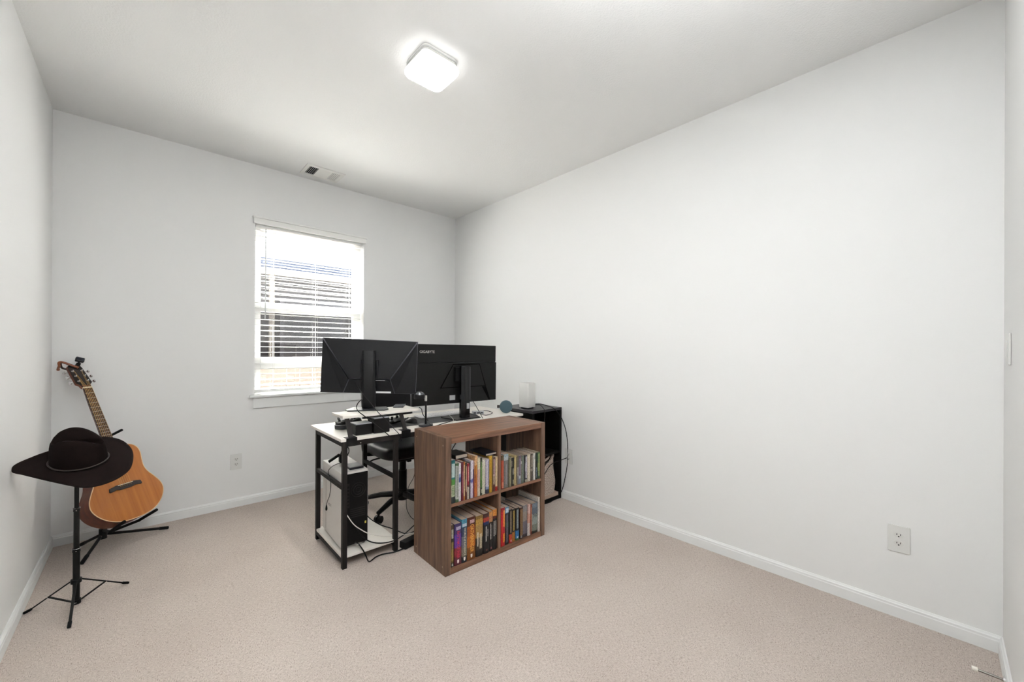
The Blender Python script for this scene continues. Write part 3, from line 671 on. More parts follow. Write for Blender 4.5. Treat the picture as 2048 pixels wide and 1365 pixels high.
# ------------------------------------------------------------------ monitors
def monitor_frame(c, yaw, roll):
    u = Vector((math.cos(yaw), math.sin(yaw), 0)); n = Vector((math.sin(yaw), -math.cos(yaw), 0)); up = Vector((0,0,1))
    uu = u*math.cos(roll) - up*math.sin(roll); vv = u*math.sin(roll) + up*math.cos(roll)
    return frame(c, uu, vv, n)                # local x right, y up, z = out of the back, towards the room
M_MON = mat('monitor_black', '#08080b', .45, spec=.25, bump=(1200, .06, .0003)); M_MON2 = mat('monitor_charcoal', '#0a0a09', .5, spec=.25, bump=(1200, .06, .0003))
M_SCR = mat('screen_glass', '#050507', .12); M_GREY = mat('dark_grey_metal', '#26272b', .38, metal=.2)
LC = Vector((1.521, 2.739, 1.133)); LM = monitor_frame(LC, -.552, .039); w, h = .600, .354
LN = Vector((math.sin(-.552), -math.cos(-.552), 0))
foot = LC + LN*.066
ml = thing('monitor', 'smaller black monitor with wide neck on the raised shelf', 'monitor', (foot.x, foot.y, RZ), -.552)
def tri_prism(pts, z0, z1, M): return MB().prism(pts, z0, z1, M)
MB().box(-w/2,-h/2,-.012,w/2,h/2,.004,LM).build('bezel', mat('bezel_silver', '#55555c', .4), ml, world=True, bevel=.001)
MB().box(-w/2+.006,-h/2+.012,-.0128,w/2-.006,h/2-.006,-.0122,LM).build('screen', M_SCR, ml, world=True)
# faceted back: five sloping plates meeting at a raised spine
A = [(-w/2+.002,h/2-.002,.0045),(w/2-.002,h/2-.002,.0045),(-w/2+.002,-h/2+.002,.0045),(w/2-.002,-h/2+.002,.0045)]
kL, kR = (-w*.205,-h*.235,.033), (w*.215,-h*.235,.033)
bL, bR = (-w*.26,-h/2+.002,.014), (w*.27,-h/2+.002,.014)
def facet(pts, name='back_facet'):
    k = len(pts); vs = [LM @ Vector(p) for p in pts] + [LM @ Vector((p[0],p[1],.0042)) for p in pts]
    MB()._add(vs, [tuple(range(k)), tuple(range(2*k-1,k-1,-1))] + [(i,(i+1)%k,(i+1)%k+k,i+k) for i in range(k)]).build(name, M_MON, ml, world=True)
g = .004
facet([(A[0][0]+g,A[0][1],.0048),(A[1][0]-g,A[1][1],.0048),(kR[0],kR[1]+g,kR[2]),(kL[0],kL[1]+g,kL[2])])
facet([(A[0][0],A[0][1]-g*2,.0048),(kL[0]-g*1.6,kL[1],kL[2]-.006),(bL[0]-g*1.5,bL[1],bL[2]-.003),(A[2][0],A[2][1],.0048)])
facet([(A[1][0],A[1][1]-g*2,.0048),(A[3][0],A[3][1],.0048),(bR[0]+g*1.5,bR[1],bR[2]-.003),(kR[0]+g*1.6,kR[1],kR[2]-.006)])
facet([(kL[0],kL[1]-g,kL[2]-.010),(kR[0],kR[1]-g,kR[2]-.010),(bR[0],bR[1],bR[2]-.002),(bL[0],bL[1],bL[2]-.002)])
MB().box(-.055,-.075,.030,.055,.045,.040,LM).build('mount_plate', M_MON, ml, world=True, bevel=.002)
nf = frame((foot.x,foot.y,0), (math.cos(-.552),math.sin(-.552),0), (-LN.x,-LN.y,0), (0,0,1))
MB().prism([(-.042,.012),(-.040,-.004),(-.028,-.016),(.028,-.016),(.040,-.004),(.042,.012)], RZ+.008, LC.z+.105, nf).build('neck', mat('neck_black', '#0c0c0e', .4, spec=.3), ml, world=True, bevel=.003, smooth=True)
MB().box(-.030,.0125,LC.z-.06,.030,.030,LC.z+.03,nf).build('pivot', M_BLK, ml, world=True)
MB().prism([(-.105,.055),(.105,.055),(.130,-.050),(.110,-.092),(-.110,-.092),(-.130,-.050)], RZ+.0006, RZ+.0078, nf).build('foot_plate', M_GREY, ml, world=True, bevel=.002)
MB().box(.012,-h*.235-.008,.0235,.10,-h*.235-.005,.0245,LM).build('port_label', mat('label_white', '#dcdcdc', .5), ml, world=True)
MB().box(.045,-h/2+.004,.0125,.14,-h/2+.015,.0155,LM).build('sticker', mat('label_white', '#dcdcdc', .5), ml, world=True)

RC = Vector((2.140, 2.641, 1.066)); RM = monitor_frame(RC, -.034, .008); w, h = .730, .434
RN = Vector((math.sin(-.034), -math.cos(-.034), 0))
foot = RC + RN*.075
mr = thing('monitor', 'larger black monitor with silver lettering standing on the desk', 'monitor', (foot.x, foot.y, DZ), -.034)
MB().box(-w/2,-h/2,-.014,w/2,h/2,.004,RM).build('bezel', mat('bezel_black', '#222224', .4), mr, world=True, bevel=.001)
MB().box(-w/2+.007,-h/2+.014,-.0148,w/2-.007,h/2-.007,-.0142,RM).build('screen', M_SCR, mr, world=True)
MB().box(-w/2+.001,h*.205,.0042,w/2-.004,h/2-.001,.016,RM).build('upper_cover', M_MON2, mr, world=True, bevel=.002)
lo = MB(); ou = [(-w/2+.0005,-h/2+.001),(w/2-.0005,-h/2+.001),(w/2-.0005,h*.195),(-w/2+.0005,h*.195)]
lo.prism(ou, .0042, .020, RM); lo.build('lower_cover', M_MON2, mr, world=True, bevel=.004)
MB().prism([(-.152,-.101),(-.044,.074),(.199,.074),(.262,-.101)], .0201, .0212, RM).build('recess_groove', mat('groove_black', '#010101', .8, spec=.05), mr, world=True)
MB().prism([(-.140,-.095),(-.039,.068),(.194,.068),(.249,-.095)], .0213, .0236, RM).build('stand_recess', M_MON2, mr, world=True, bevel=.0008)
MB().prism([(.222,-.103),(.262,-.103),(.306,-h/2+.004),(.292,-h/2+.004)], .0201, .0212, RM).build('dark_flank_strip', mat('groove_black', '#010101', .8, spec=.05), mr, world=True)  # flat black strip stands for the dark flank facet of the hump
MB().box(w/2-.062,.046,.0201,w/2-.05,.050,.0207,RM).build('lock_slot', M_HOLE, mr, world=True)
lettering('GIGABYTE', .0255, RM @ frame((-w/2+.110, h*.372, .0163), (1,0,0), (0,1,0), (0,0,1)), mat('logo_silver', '#b9b7b2', .4), mr, 'logo')
nf = frame((foot.x+.022,foot.y,0), (math.cos(-.034),math.sin(-.034),0), (-RN.x,-RN.y,0), (0,0,1))
MB().prism([(-.030,.022),(-.034,-.010),(-.010,-.026),(.036,-.022),(.040,.022)], DZ+.010, RC.z+.062, nf).build('neck', M_BLKG, mr, world=True, bevel=.003)
MB().box(-.06,.0225,RC.z-.05,.06,.044,RC.z+.05,nf).build('pivot', M_BLK, mr, world=True)
MB().box(.0365,-.020,RC.z-.19,.0385,-.016,RC.z+.055,nf).build('neck_edge', mat('edge_silver', '#77767a', .3, metal=.6), mr, world=True)
MB().prism([(-.12,.13),(.12,.13),(.10,-.055),(-.10,-.055)], DZ+.0016, DZ+.0098, nf).build('foot_plate', M_BLK, mr, world=True, bevel=.002)
MB().box(-.070,-h/2+.026,.0202,-.022,-h/2+.062,.0206,RM).build('rating_label', mat('label_grey', '#a9aaab', .5), mr, world=True)
MB().box(.004,-.0275,DZ+.075,.026,-.0245,DZ+.115,nf).build('sticker', mat('label_grey', '#a9aaab', .5), mr, world=True)

# ------------------------------------------------------------------ small things on the desk
def on_desk(x, y, z=None): return at(x, y, Z=DZ if z is None else z)
mp0 = [(.335,.16),(1.04,.16),(1.04,.44),(.335,.44)]
dmat = MB().prism([(.330,.125),(1.045,.070),(1.105,.22),(1.09,.42),(.335,.42)], 0, .0012).build('desk_mat', mat('charcoal_felt', '#1a1a1d', .85, bump=(500,.2,.001)))
dmat.location = DK+Vector((0,0,DZ+.0003)); dmat.rotation_euler = (0,0,DR)
tag(dmat, 'charcoal grey desk mat under the keyboard', 'desk mat')
ZM = DZ+.0016
kb = thing('keyboard', 'slim white keyboard on the desk mat', 'keyboard', (2.135, 2.815, ZM+.0006), -.05)
MB().box(-.215,-.062,0,.215,.062,.009).build('case', mat('keyboard_white', '#e9e8ea', .4), kb, bevel=.003)
key = None
for r in range(5):
    for c in range(15):
        if key is None: key = MB().box(-.0122,-.0095,0,.0122,.0095,.004).build('key', mat('key_white', '#f0eff1', .45), kb, bevel=.0012); o = key
        else: o = key.copy(); COL.objects.link(o); o.parent = kb
        o.location = (-.196+c*.028, -.048+r*.0225, .0091)
hp = thing('headphones', 'black over ear headphones lying on the left end of the desk', 'headphones', on_desk(683, 858))
M_CUSH = mat('ear_cushion', '#0a090c', .6, spec=.3, var=(60,'#050406')); M_CUP = mat('headphone_cup', '#3a3b3e', .45)
def cup(x, y, nm):
    c = MB().lathe([(.034,0),(.040,.004),(.041,.022),(.040,.026)], 28, Matrix.Translation((x,y,.0005))).build('ear_cup', M_CUP, hp, smooth=True)
    MB().tube([(x+.037*math.cos(a), y+.037*math.sin(a), .0275) for a in [2*math.pi*k/28 for k in range(28)]], .0022, 6, closed=True).build('rim', mat('rim_silver','#c4c6ca',.2,metal=.8), c, smooth=True)
    MB().tube([(x+.025*math.cos(a), y+.025*math.sin(a), .036+.004*math.sin(3*a)) for a in [2*math.pi*k/28 for k in range(28)]], .0125, 8, closed=True).build('cushion', M_CUSH, c, smooth=True)
cup(0,0,0); cup(.105,.035,1)
MB().tube(spline([(-.005,.02,.045),(.0,.05,.062),(.03,.09,.068),(.07,.10,.066),(.10,.075,.060),(.108,.05,.046)],6), .0085, 8).build('headband', M_CUSH, hp, smooth=True)
def small_box(name, label, x, y, sx, sy, hh, rz=0., inset=True):
    t = thing(name, label, 'box', (x,y,DZ+.0005), rz)
    MB().box(-sx/2,-sy/2,0,sx/2,sy/2,hh-.006).build('body', mat('box_black', '#080707', .5, spec=.25), t, bevel=.004)
    MB().box(-sx/2+.0005,-sy/2+.0005,hh-.0056,sx/2-.0005,sy/2-.0005,hh).build('lid', mat('box_lid_grey', '#8e8f96', .35), t, bevel=.002)
    if inset: MB().box(-sx/2+.022,-sy/2+.02,hh+.0002,sx/2-.018,sy/2-.02,hh+.0012).build('label_plate', mat('plate_dark', '#4a4a4e', .4), t)
    return t
small_box('storage_box', 'lower black box with grey lid by the left shelf leg', 1.384, 2.545, .098, .095, .068, -.03, False)
small_box('storage_box', 'taller black box with grey lid beneath the monitor shelf', 1.4885, 2.535, .098, .105, .094, -.03)
gp = thing('game_controller', 'glossy black game controller resting beneath the monitor shelf', 'controller', (1.665, 2.690, ZM+.0005), .5)
body = MB(); rows = []
for i in range(13):
    t = -1+2*i/12; x = .075*t; hw = .030+.014*abs(t)**2 - (.02 if abs(t) > .98 else 0); cy = -.018*abs(t)**2; hh = .020*math.sqrt(max(.05,1-t*t*.9))
    rows.append([Vector((x, cy+hw*math.cos(a), .024+hh*math.sin(a))) for a in [2*math.pi*k/14 for k in range(14)]])
body.grid(rows, closed=True); body.f += [tuple(range(14)), tuple(len(body.v)-1-k for k in range(14))]
body.build('shell', M_BLKG, gp, smooth=True)
for sx in (-.028,.028):
    st = MB().lathe([(.006,.040),(.006,.050),(.010,.052),(.009,.055)], 16, Matrix.Translation((sx,-.006,0))).build('thumbstick', M_RUB, gp, smooth=True)
for k in range(4): MB().cyl((.05+.008*math.cos(k*math.pi/2),.008+.008*math.sin(k*math.pi/2),.040),(.05+.008*math.cos(k*math.pi/2),.008+.008*math.sin(k*math.pi/2),.046),.0038,n=10).build('button', mat('button_grey','#6d7078',.3), gp, smooth=True)
MB().box(-.012,.010,.043,.012,.022,.0455).build('touch_pad', mat('pad_silver', '#9ba0aa', .25), gp, bevel=.002)
ms = thing('computer_mouse', 'black computer mouse at the right of the controller', 'mouse', (1.785, 2.672, ZM+.0005), .3)
rows = []
for i in range(9):
    t = -1+2*i/8; rr = math.sqrt(max(.02,1-t*t))
    rows.append([Vector((.031*rr*math.cos(a), .055*t, max(0,.034*rr*math.sin(a)*(1-.25*t)))) for a in [math.pi*k/10 for k in range(11)]] + [Vector((-.015*rr, .055*t, 0)), Vector((.015*rr,.055*t,0))])
mm = MB(); mm.grid(rows, closed=True); mm.f += [tuple(range(13)), tuple(len(mm.v)-1-k for k in range(13))]; mm.build('shell', M_BLK, ms, smooth=True)
MB().cyl((-.003,.030,.0255),(.003,.030,.0255),.008,n=14).build('wheel', M_RUB, ms, smooth=True)
pr = at(799, 813.5, Z=RZ)
ph = thing('phone', 'dark phone lying flat on the raised shelf', 'phone', (pr.x, pr.y, RZ+.0005), -.6)
MB().box(-.034,-.066,0,.034,.066,.008).build('case', mat('phone_dark', '#26262a', .35), ph, bevel=.003)
MB().box(-.030,-.062,.0081,.030,.062,.0085).build('screen', mat('phone_screen', '#8d9096', .08), ph)
# webcam on a stem
wp = on_desk(851.5, 853)
wc = thing('webcam', 'black webcam with silver cap on a short desk stand', 'webcam', (wp.x, wp.y, DZ+.0005), 0)
MB().lathe([(.044,0),(.047,.003),(.047,.012),(.044,.015)], 28).build('base', M_GREY, wc, smooth=True)
MB().cyl((0,0,.015),(0,0,.172),.0065,n=12).build('stem', M_BLK, wc, smooth=True)
MB().cyl((0,0,.1665),(0,0,.204),.0085,n=12).build('joint', mat('joint_silver', '#c9c8c4', .25, metal=.7), wc, smooth=True)
hd = frame((-.043,.010,.184), (1,0,0), (0,1,0), (0,0,1))
MB().lathe([(.034,0),(.036,.004),(.036,.026),(.034,.030)], 28, hd).build('head', M_BLK, wc, smooth=True)
MB().lathe([(.033,.0302),(.030,.038),(.020,.047),(.008,.051)], 28, hd).build('cap', mat('cap_steel', '#6e7073', .22, metal=.7), wc, smooth=True)
MB().cyl((-.018,.006,.194),(.001,.001,.194),.005,n=8).build('arm', M_BLK, wc)
# usb hub
hpz = at(955, 826, Z=DZ+.012)
hb = thing('usb_hub', 'small grey hub with black ports behind the larger monitor', 'hub', (hpz.x+.02, hpz.y+.02, DZ+.0005), -.55)
MB().box(-.045,-.028,0,.045,.028,.020).build('body', mat('hub_grey', '#a9abb0', .4), hb, bevel=.003)
for k in range(3): MB().box(-.038+.027*k,-.0288,.005,-.018+.027*k,-.0281,.015).build('port', M_HOLE, hb)
# round teal speaker at the desk corner
tp = on_desk(1012, 827)
tl = thing('smart_speaker', 'round slate teal fabric speaker on the far desk corner', 'speaker', (tp.x, tp.y, DZ+.0005), 0)
d = Vector((tp.x-CAM.x, tp.y-CAM.y, 0)).normalized(); sx = Vector((d.y,-d.x,0))
fm = frame((0,0,.052), sx, (0,0,1), -d)
MB().lathe([(.042,-.020),(.050,-.014),(.0517,0),(.0507,.010),(.047,.016),(.041,.018)], 36, fm).build('body', mat('teal_fabric', '#455c64', .8, bump=(1500,.3,.0006)), tl, smooth=True)
MB().box(-.072,-.010,-.012,-.0508,.012,.004,fm).build('clip', mat('clip_dark', '#2c2522', .6), tl, bevel=.002)

# ------------------------------------------------------------------ black cube shelf, router, bag
SX0, SX1, SY0, SY1, SH = 2.662, 3.013, 2.352, 2.735, .765
bs = thing('cube_shelf', 'tall black two cube shelf in the corner beside the desk', 'shelf', ((SX0+SX1)/2, SY0, 0))
M_BSH = mat('black_laminate', '#15131a', .4); M_BSE = mat('black_laminate_edge', '#080706', .55, spec=.2)
MB().box(SX0,SY0,.0005,SX0+.022,SY1,SH-.0205).build('side_panel', M_BSE, bs, world=True, bevel=.001)
MB().box(SX1-.022,SY0,.0005,SX1,SY1,SH-.0205).build('side_panel', M_BSE, bs, world=True, bevel=.001)
MB().box(SX0,SY0,SH-.020,SX1,SY1,SH).build('top_panel', mat('black_top', '#1d1b20', .4), bs, world=True, bevel=.001)
MB().box(SX0+.0225,SY0+.004,.0005,SX1-.0225,SY1-.006,.030).build('bottom_panel', M_BSE, bs, world=True)
MB().box(SX0+.0225,SY0+.004,.385,SX1-.0225,SY1-.006,.400).build('middle_shelf', M_BSE, bs, world=True)
MB().box(SX0+.0225,SY1-.0055,.0305,SX1-.0225,SY1-.001,SH-.0205).build('back_panel', M_BSE, bs, world=True)
fb = MB().box(SX0+.03,SY0+.008,.0305,SX1-.030,SY1-.03,.058).build('carton', mat('pale_cardboard', '#b49d8c', .8))
tag(fb, 'flat pale cardboard box under the woven bag', 'box')
def weave_mat():
    m = bpy.data.materials.new('woven_cotton'); m.use_nodes = True; N = m.node_tree.nodes; L = m.node_tree.links; b = N['Principled BSDF']; b.inputs['Roughness'].default_value = .9
    tc = N.new('ShaderNodeTexCoord'); mp = N.new('ShaderNodeMapping'); mp.inputs['Rotation'].default_value = (0, math.radians(38), 0); mp.inputs['Scale'].default_value = (420, 1, 190)
    L.new(tc.outputs['Object'], mp.inputs[0]); ck = N.new('ShaderNodeTexNoise'); ck.inputs['Scale'].default_value = .8; ck.inputs['Detail'].default_value = 1; L.new(mp.outputs[0], ck.inputs['Vector'])
    cr = N.new('ShaderNodeValToRGB'); e = cr.color_ramp.elements; e[0].position = .42; e[0].color = lin('#6e564a'); e[1].position = .56; e[1].color = lin('#d9cbbf')
    L.new(ck.outputs['Fac'], cr.inputs[0]); L.new(cr.outputs[0], b.inputs['Base Color'])
    bp = N.new('ShaderNodeBump'); bp.inputs['Strength'].default_value = .6; bp.inputs['Distance'].default_value = .003; L.new(ck.outputs['Fac'], bp.inputs['Height']); L.new(bp.outputs[0], b.inputs['Normal'])
    return m
bgx0, bgx1, bgy0, bgy1 = SX0+.036, SX1-.028, SY0+.012, SY0+.20
bag = thing('woven_bag', 'slouching beige and brown woven bag inside the black shelf', 'bag', ((bgx0+bgx1)/2, bgy0, .0585))
rows = []; NB = 40
for i in range(11):
    t = i/10; sq = 1-.16*t*t; row = []
    for k in range(NB):
        a = 2*math.pi*k/NB; cx = math.copysign(abs(math.cos(a))**.45, math.cos(a)); cy = math.copysign(abs(math.sin(a))**.45, math.sin(a))
        x = cx*(bgx1-bgx0)/2*(1-.10*t); y = (bgy1-bgy0)/2 + cy*(bgy1-bgy0)/2*sq
        zt_ = .245 + .062*(x/((bgx1-bgx0)/2)) + .018*math.sin(5*a)
        row.append(Vector((x + .006*math.sin(9*t+a), y - .004*math.sin(7*t+2*a) + .004, t*zt_)))
    rows.append(row)
bb = MB(); bb.grid(rows, closed=True); bb.f.append(tuple(range(NB)))
MW = weave_mat()
bo = bb.build('body', MW, bag, smooth=True)
rim = [p + Vector((0,0,.002)) for p in rows[-1]]
MB().tube(rim, .009, 7, closed=True).build('rolled_rim', MW, bag, smooth=True)
MB().tube(spline([(-.06,.05,.24),(-.02,.02,.275),(.04,.02,.295),(.09,.06,.30)],6), .008, 7).build('handle', MW, bag, smooth=True)
rt = thing('wifi_router', 'white upright router box on top of the black shelf', 'router', (2.758, 2.508, SH+.0005), .09)
MB().prism(rrect(-.042,-.042,.042,.042,.02), 0, .010).build('foot', M_RUB, rt, smooth=True)
MB().prism(rrect(-.051,-.051,.051,.051,.013), .0102, .208).build('body', mat('router_white', '#d6d5d2', .4), rt, smooth=True, bevel=.002)
MB().prism(rrect(-.044,-.044,.044,.044,.011), .2081, .2105).build('top_grille', mat('router_top', '#c4c3c0', .5, bump=(900,.4,.001)), rt)

# ------------------------------------------------------------------ office chair
CH = Vector((1.925, 3.060, 0))
oc = thing('office_chair', 'black leather office chair pushed up behind the desk', 'chair', CH)
M_LEA = mat('black_leather', '#080709', .42, spec=.35, bump=(140,.25,.002)); M_CHB = mat('chair_plastic', '#060607', .5, spec=.25)
for k in range(5):
    a = math.radians(209-72*k); dx, dy = math.cos(a), math.sin(a)
    lg = MB().tube([(.03*dx,.03*dy,.112),(.17*dx,.17*dy,.100),(.305*dx,.305*dy,.072)], [.026,.021,.016], 8).build('base_leg', M_CHB, oc, smooth=True)
    cm = MB(); px, py = .300*dx, .300*dy
    for s in (-1,1): cm.cyl((px-dy*.006*s, py+dx*.006*s, .0263), (px-dy*.024*s, py+dx*.024*s, .0263), .0258, n=18)
    cm.cyl((px,py,.030),(px,py,.070),.008,n=8); cm.build('caster', M_CHB, lg, smooth=True)
MB().cyl((0,0,.070),(0,0,.150),.040,.034,20).build('hub', M_CHB, oc, smooth=True)
MB().cyl((0,0,.150),(0,0,.300),.032,n=20).build('column_cover', M_CHB, oc, smooth=True)
MB().cyl((0,0,.300),(0,0,.405),.026,n=20).build('gas_column', M_CHB, oc, smooth=True)
MB().box(-.10,-.13,.400,.10,.10,.440).build('mechanism', M_CHB, oc, bevel=.01)
MB().box(.045,.0,.345,.080,.035,.3995).build('tilt_knob', M_CHB, oc, bevel=.008)
MB().tube([(-.10,.03,.42),(-.22,.05,.405),(-.27,.055,.385)],.006,8).build('lever', M_CHB, oc, smooth=True)
def cushion(sx, sy, sz, n=14):
    rows = []
    for i in range(n+1):
        v = -math.pi/2+math.pi*i/n; cz = math.copysign(abs(math.sin(v))**.5, math.sin(v)); cr_ = abs(math.cos(v))**.35
        rows.append([Vector((sx*cr_*math.copysign(abs(math.cos(a))**.4, math.cos(a)), sy*cr_*math.copysign(abs(math.sin(a))**.4, math.sin(a)), sz*cz)) for a in [2*math.pi*k/40 for k in range(40)]])
    return rows
sm = MB(); sm.grid([[p+Vector((0,-.02,.490)) for p in r] for r in cushion(.255,.25,.050)], closed=True); sm.build('seat', M_LEA, oc, smooth=True)
Mb = Matrix.Translation((0,.27,.775)) @ Matrix.Rotation(math.radians(-10),4,'X')
bm_ = MB(); bm_.grid([[Mb @ Vector((p.x, p.z*1.0, p.y)) for p in r] for r in cushion(.215,.235,.045)], closed=True); bm_.build('backrest', M_LEA, oc, smooth=True)
MB().bar((0,.06,.425),(0,.275,.46),.09,.02).bar((0,.275,.46),(0,.335,.72),.09,.02,up=(0,1,0)).build('back_bracket', M_CHB, oc, bevel=.004)
for s in (-1,1):
    MB().tube(spline([(s*.20,.05,.445),(s*.285,.05,.47),(s*.295,.05,.60),(s*.285,.03,.652)],5),.014,8).build('arm_post', M_CHB, oc, smooth=True)
    MB().box(s*.285-.035,-.09,.652,s*.285+.035,.16,.678).build('arm_pad', M_LEA, oc, bevel=.01, smooth=True)

# ------------------------------------------------------------------ hat stand
HS = Vector((.190, 2.985, 0))
hs = thing('tripod_stand', 'black telescopic tripod stand carrying the cowboy hat', 'stand', HS)
def pz(y): return on_plane(151, y, HS, Vector((_fw.x,_fw.y,0)).normalized()).z
zA, zB, zC = .722, pz(1018), pz(1099)
MB().cyl((0,0,.030),(0,0,zC),.0125,n=14).build('lower_tube', M_BLACK, hs, smooth=True)
MB().cyl((0,0,zC+.001),(0,0,zB),.0105,n=14).build('middle_tube', M_BLACK, hs, smooth=True)
MB().cyl((0,0,zB+.001),(0,0,zA),.0082,n=14).build('upper_tube', M_BLACK, hs, smooth=True)
for zz, rr in ((zC,.0140),(zB,.0120)):
    c = MB().cyl((0,0,zz-.012),(0,0,zz+.004),rr,n=16).build('clamp_ring', M_BLACK, hs, smooth=True)
    MB().tube([(rr*1.1*math.cos(a),rr*1.1*math.sin(a),zz+.004) for a in [2*math.pi*k/16 for k in range(16)]],.0008,5,closed=True).build('wire', M_CHROME, c, smooth=True)
    MB().cyl((0,-rr-.002,zz-.006),(0,-rr+.001,zz-.006),.0022,n=8).build('rivet', M_CHROME, c)
zCol = .130
MB().cyl((0,0,zCol-.008),(0,0,zCol+.010),.019,n=18).build('collar', M_BLK, hs, smooth=True)
MB().cyl((0,0,.022),(0,0,.042),.0165,n=16).build('bottom_collar', M_BLK, hs, smooth=True)
MB().cyl((0,0,zA),(0,0,zA+.012),.014,n=16).build('top_cap', M_BLK, hs, smooth=True)
for (fx, fy) in ((48,1227),(138,1256),(257,1166)):
    p = at(fx, fy, Z=.006) - HS; dv = Vector((p.x,p.y,0)); l = dv.length; dv.normalize()
    lg = MB().bar(dv*.020+Vector((0,0,zCol)), dv*(l-.02)+Vector((0,0,.016)), .010, .006).build('leg', M_BLACK, hs, bevel=.001)
    MB().bar(dv*(l-.026)+Vector((0,0,.019)), dv*l+Vector((0,0,.006)), .013, .011).build('rubber_foot', M_RUB, lg, bevel=.002)
    mid = dv*(.02+(l-.04)*.55)+Vector((0,0,zCol+(.016-zCol)*.55))
    MB().bar(dv*.017+Vector((0,0,.032)), mid, .008, .004).build('brace', M_BLACK, lg)
    MB().cyl(mid+Vector((-dv.y*.006,dv.x*.006,0)), mid-Vector((-dv.y*.006,dv.x*.006,0)), .0025, n=8).build('rivet', M_CHROME, lg)

# ------------------------------------------------------------------ cowboy hat
TA = math.radians(27); HP0 = Vector((.1995, 2.872, .6925))
hu = Vector((1,0,0)); hv = Vector((0,math.cos(TA),math.sin(TA))); hn = Vector((0,-math.sin(TA),math.cos(TA)))
ht = thing('cowboy_hat', 'dark brown felt cowboy hat perched on the tripod stand', 'hat', HP0)
M_FELT = mat('brown_felt', '#1d1412', .95, spec=.1, var=(40,'#130d0c'), bump=(700,.35,.001))
HC = (.004, .051); ca, cb = .0945, .0725
BR_PX = [(26,946),(23,940.5),(26,933.5),(38,926),(58,917.5),(78,909.5),(100,902),(150,884),(195,875.5),(225,876),(250,885),(266,905),(262,935),(240,955),(205,970),(170,976),(140,972),(90,961),(45,950)]
bp = [on_plane(x, y, HP0, hn)-HP0 for x, y in BR_PX]; bp = [(p.dot(hu), p.dot(hv)) for p in bp]
cl_ = [Vector((x,y,0)) for x,y in bp]; cl_ = cl_[::-1]
def closed_spline(pts, n):
    out = []; m = len(pts)
    for i in range(m):
        a, b, c, d = pts[(i-1)%m], pts[i], pts[(i+1)%m], pts[(i+2)%m]
        for k in range(n):
            t = k/n; out.append(.5*((2*b)+(c-a)*t+(2*a-5*b+4*c-d)*t*t+(3*b-a-3*c+d)*t**3))
    return out
outl = closed_spline(cl_, 14)
def out_at(a):          # radius of the outline seen from the crown centre at angle a
    best = None
    for i in range(len(outl)):
        p, q = outl[i], outl[(i+1)%len(outl)]
        px, py, qx, qy = p.x-HC[0], p.y-HC[1], q.x-HC[0], q.y-HC[1]
        dx, dy = math.cos(a), math.sin(a); ex, ey = qx-px, qy-py; den = dx*ey-dy*ex
        if abs(den) < 1e-12: continue
        t = (px*ey-py*ex)/den; s_ = (px*dy-py*dx)/den
        if t > 0 and -1e-6 <= s_ <= 1+1e-6: best = max(best or 0, t)
    return best
NH = 144; loc3 = lambda x, y, z: hu*x + hv*y + hn*z
rows_in = []; rows = []
angs = [2*math.pi*k/NH for k in range(NH)]; ro = [out_at(a) for a in angs]
brim_rows = []
for j in range(8):
    t = j/7; row = []
    for a, r_ in zip(angs, ro):
        ri = 1/math.sqrt((math.cos(a)/ca)**2+(math.sin(a)/cb)**2); rr = ri+(r_-ri)*t
        zc = -.004*math.sin(math.pi*t)
        row.append(loc3(HC[0]+rr*math.cos(a), HC[1]+rr*math.sin(a), zc))
    brim_rows.append(row)
bmesh_ = MB(); bmesh_.grid(brim_rows, closed=True)
brim = bmesh_.build('brim', M_FELT, ht, smooth=True)
sd_ = brim.modifiers.new('thickness', 'SOLIDIFY'); sd_.thickness = .004; sd_.offset = 0
crown_rows = []
for s_, hf in ((1.0,0),(.992,.2),(.978,.4),(.955,.58),(.92,.74),(.865,.87),(.79,.955),(.69,1.0),(.58,1.015),(.46,1.02),(.34,1.02),(.22,1.02),(.10,1.02),(.01,1.02)):
    row = []
    for a in angs:
        x, y = ca*s_*math.cos(a), cb*s_*math.sin(a)
        Hh = .156 - .050*(max(0, x+.03)/.12)**1.6 - .008*(max(0, -x-.04)/.06) + .012*(y/cb)
        yc = -.010 - .008*(x/ca)
        dent = .040*math.exp(-((y-yc)/.021)**2)*min(1, max(0, (.93-s_)/.16))*(1 if x < .035 else max(0, 1-((x-.035)/.045)**2))
        z = Hh*hf - dent
        sidep = .012*math.exp(-((x-.055)/.030)**2)*hf*(1 if y < 0 else .6)
        yy = y - math.copysign(min(abs(y), sidep), y)
        row.append(loc3(HC[0]+x, HC[1]+yy*(1-.10*hf), z))
    crown_rows.append(row)
cm_ = MB(); cm_.grid(crown_rows, closed=True); cm_.f.append(tuple(len(cm_.v)-1-k for k in range(NH)))
cr_ = cm_.build('crown', M_FELT, ht, smooth=True)
MB().tube([loc3(HC[0]+(ca+.003)*math.cos(a), HC[1]+(cb+.003)*math.sin(a), .009) for a in angs], .0032, 7, closed=True).build('hat_band', mat('band_leather', '#3a302b', .5, var=(200,'#1c1614')), ht, smooth=True)

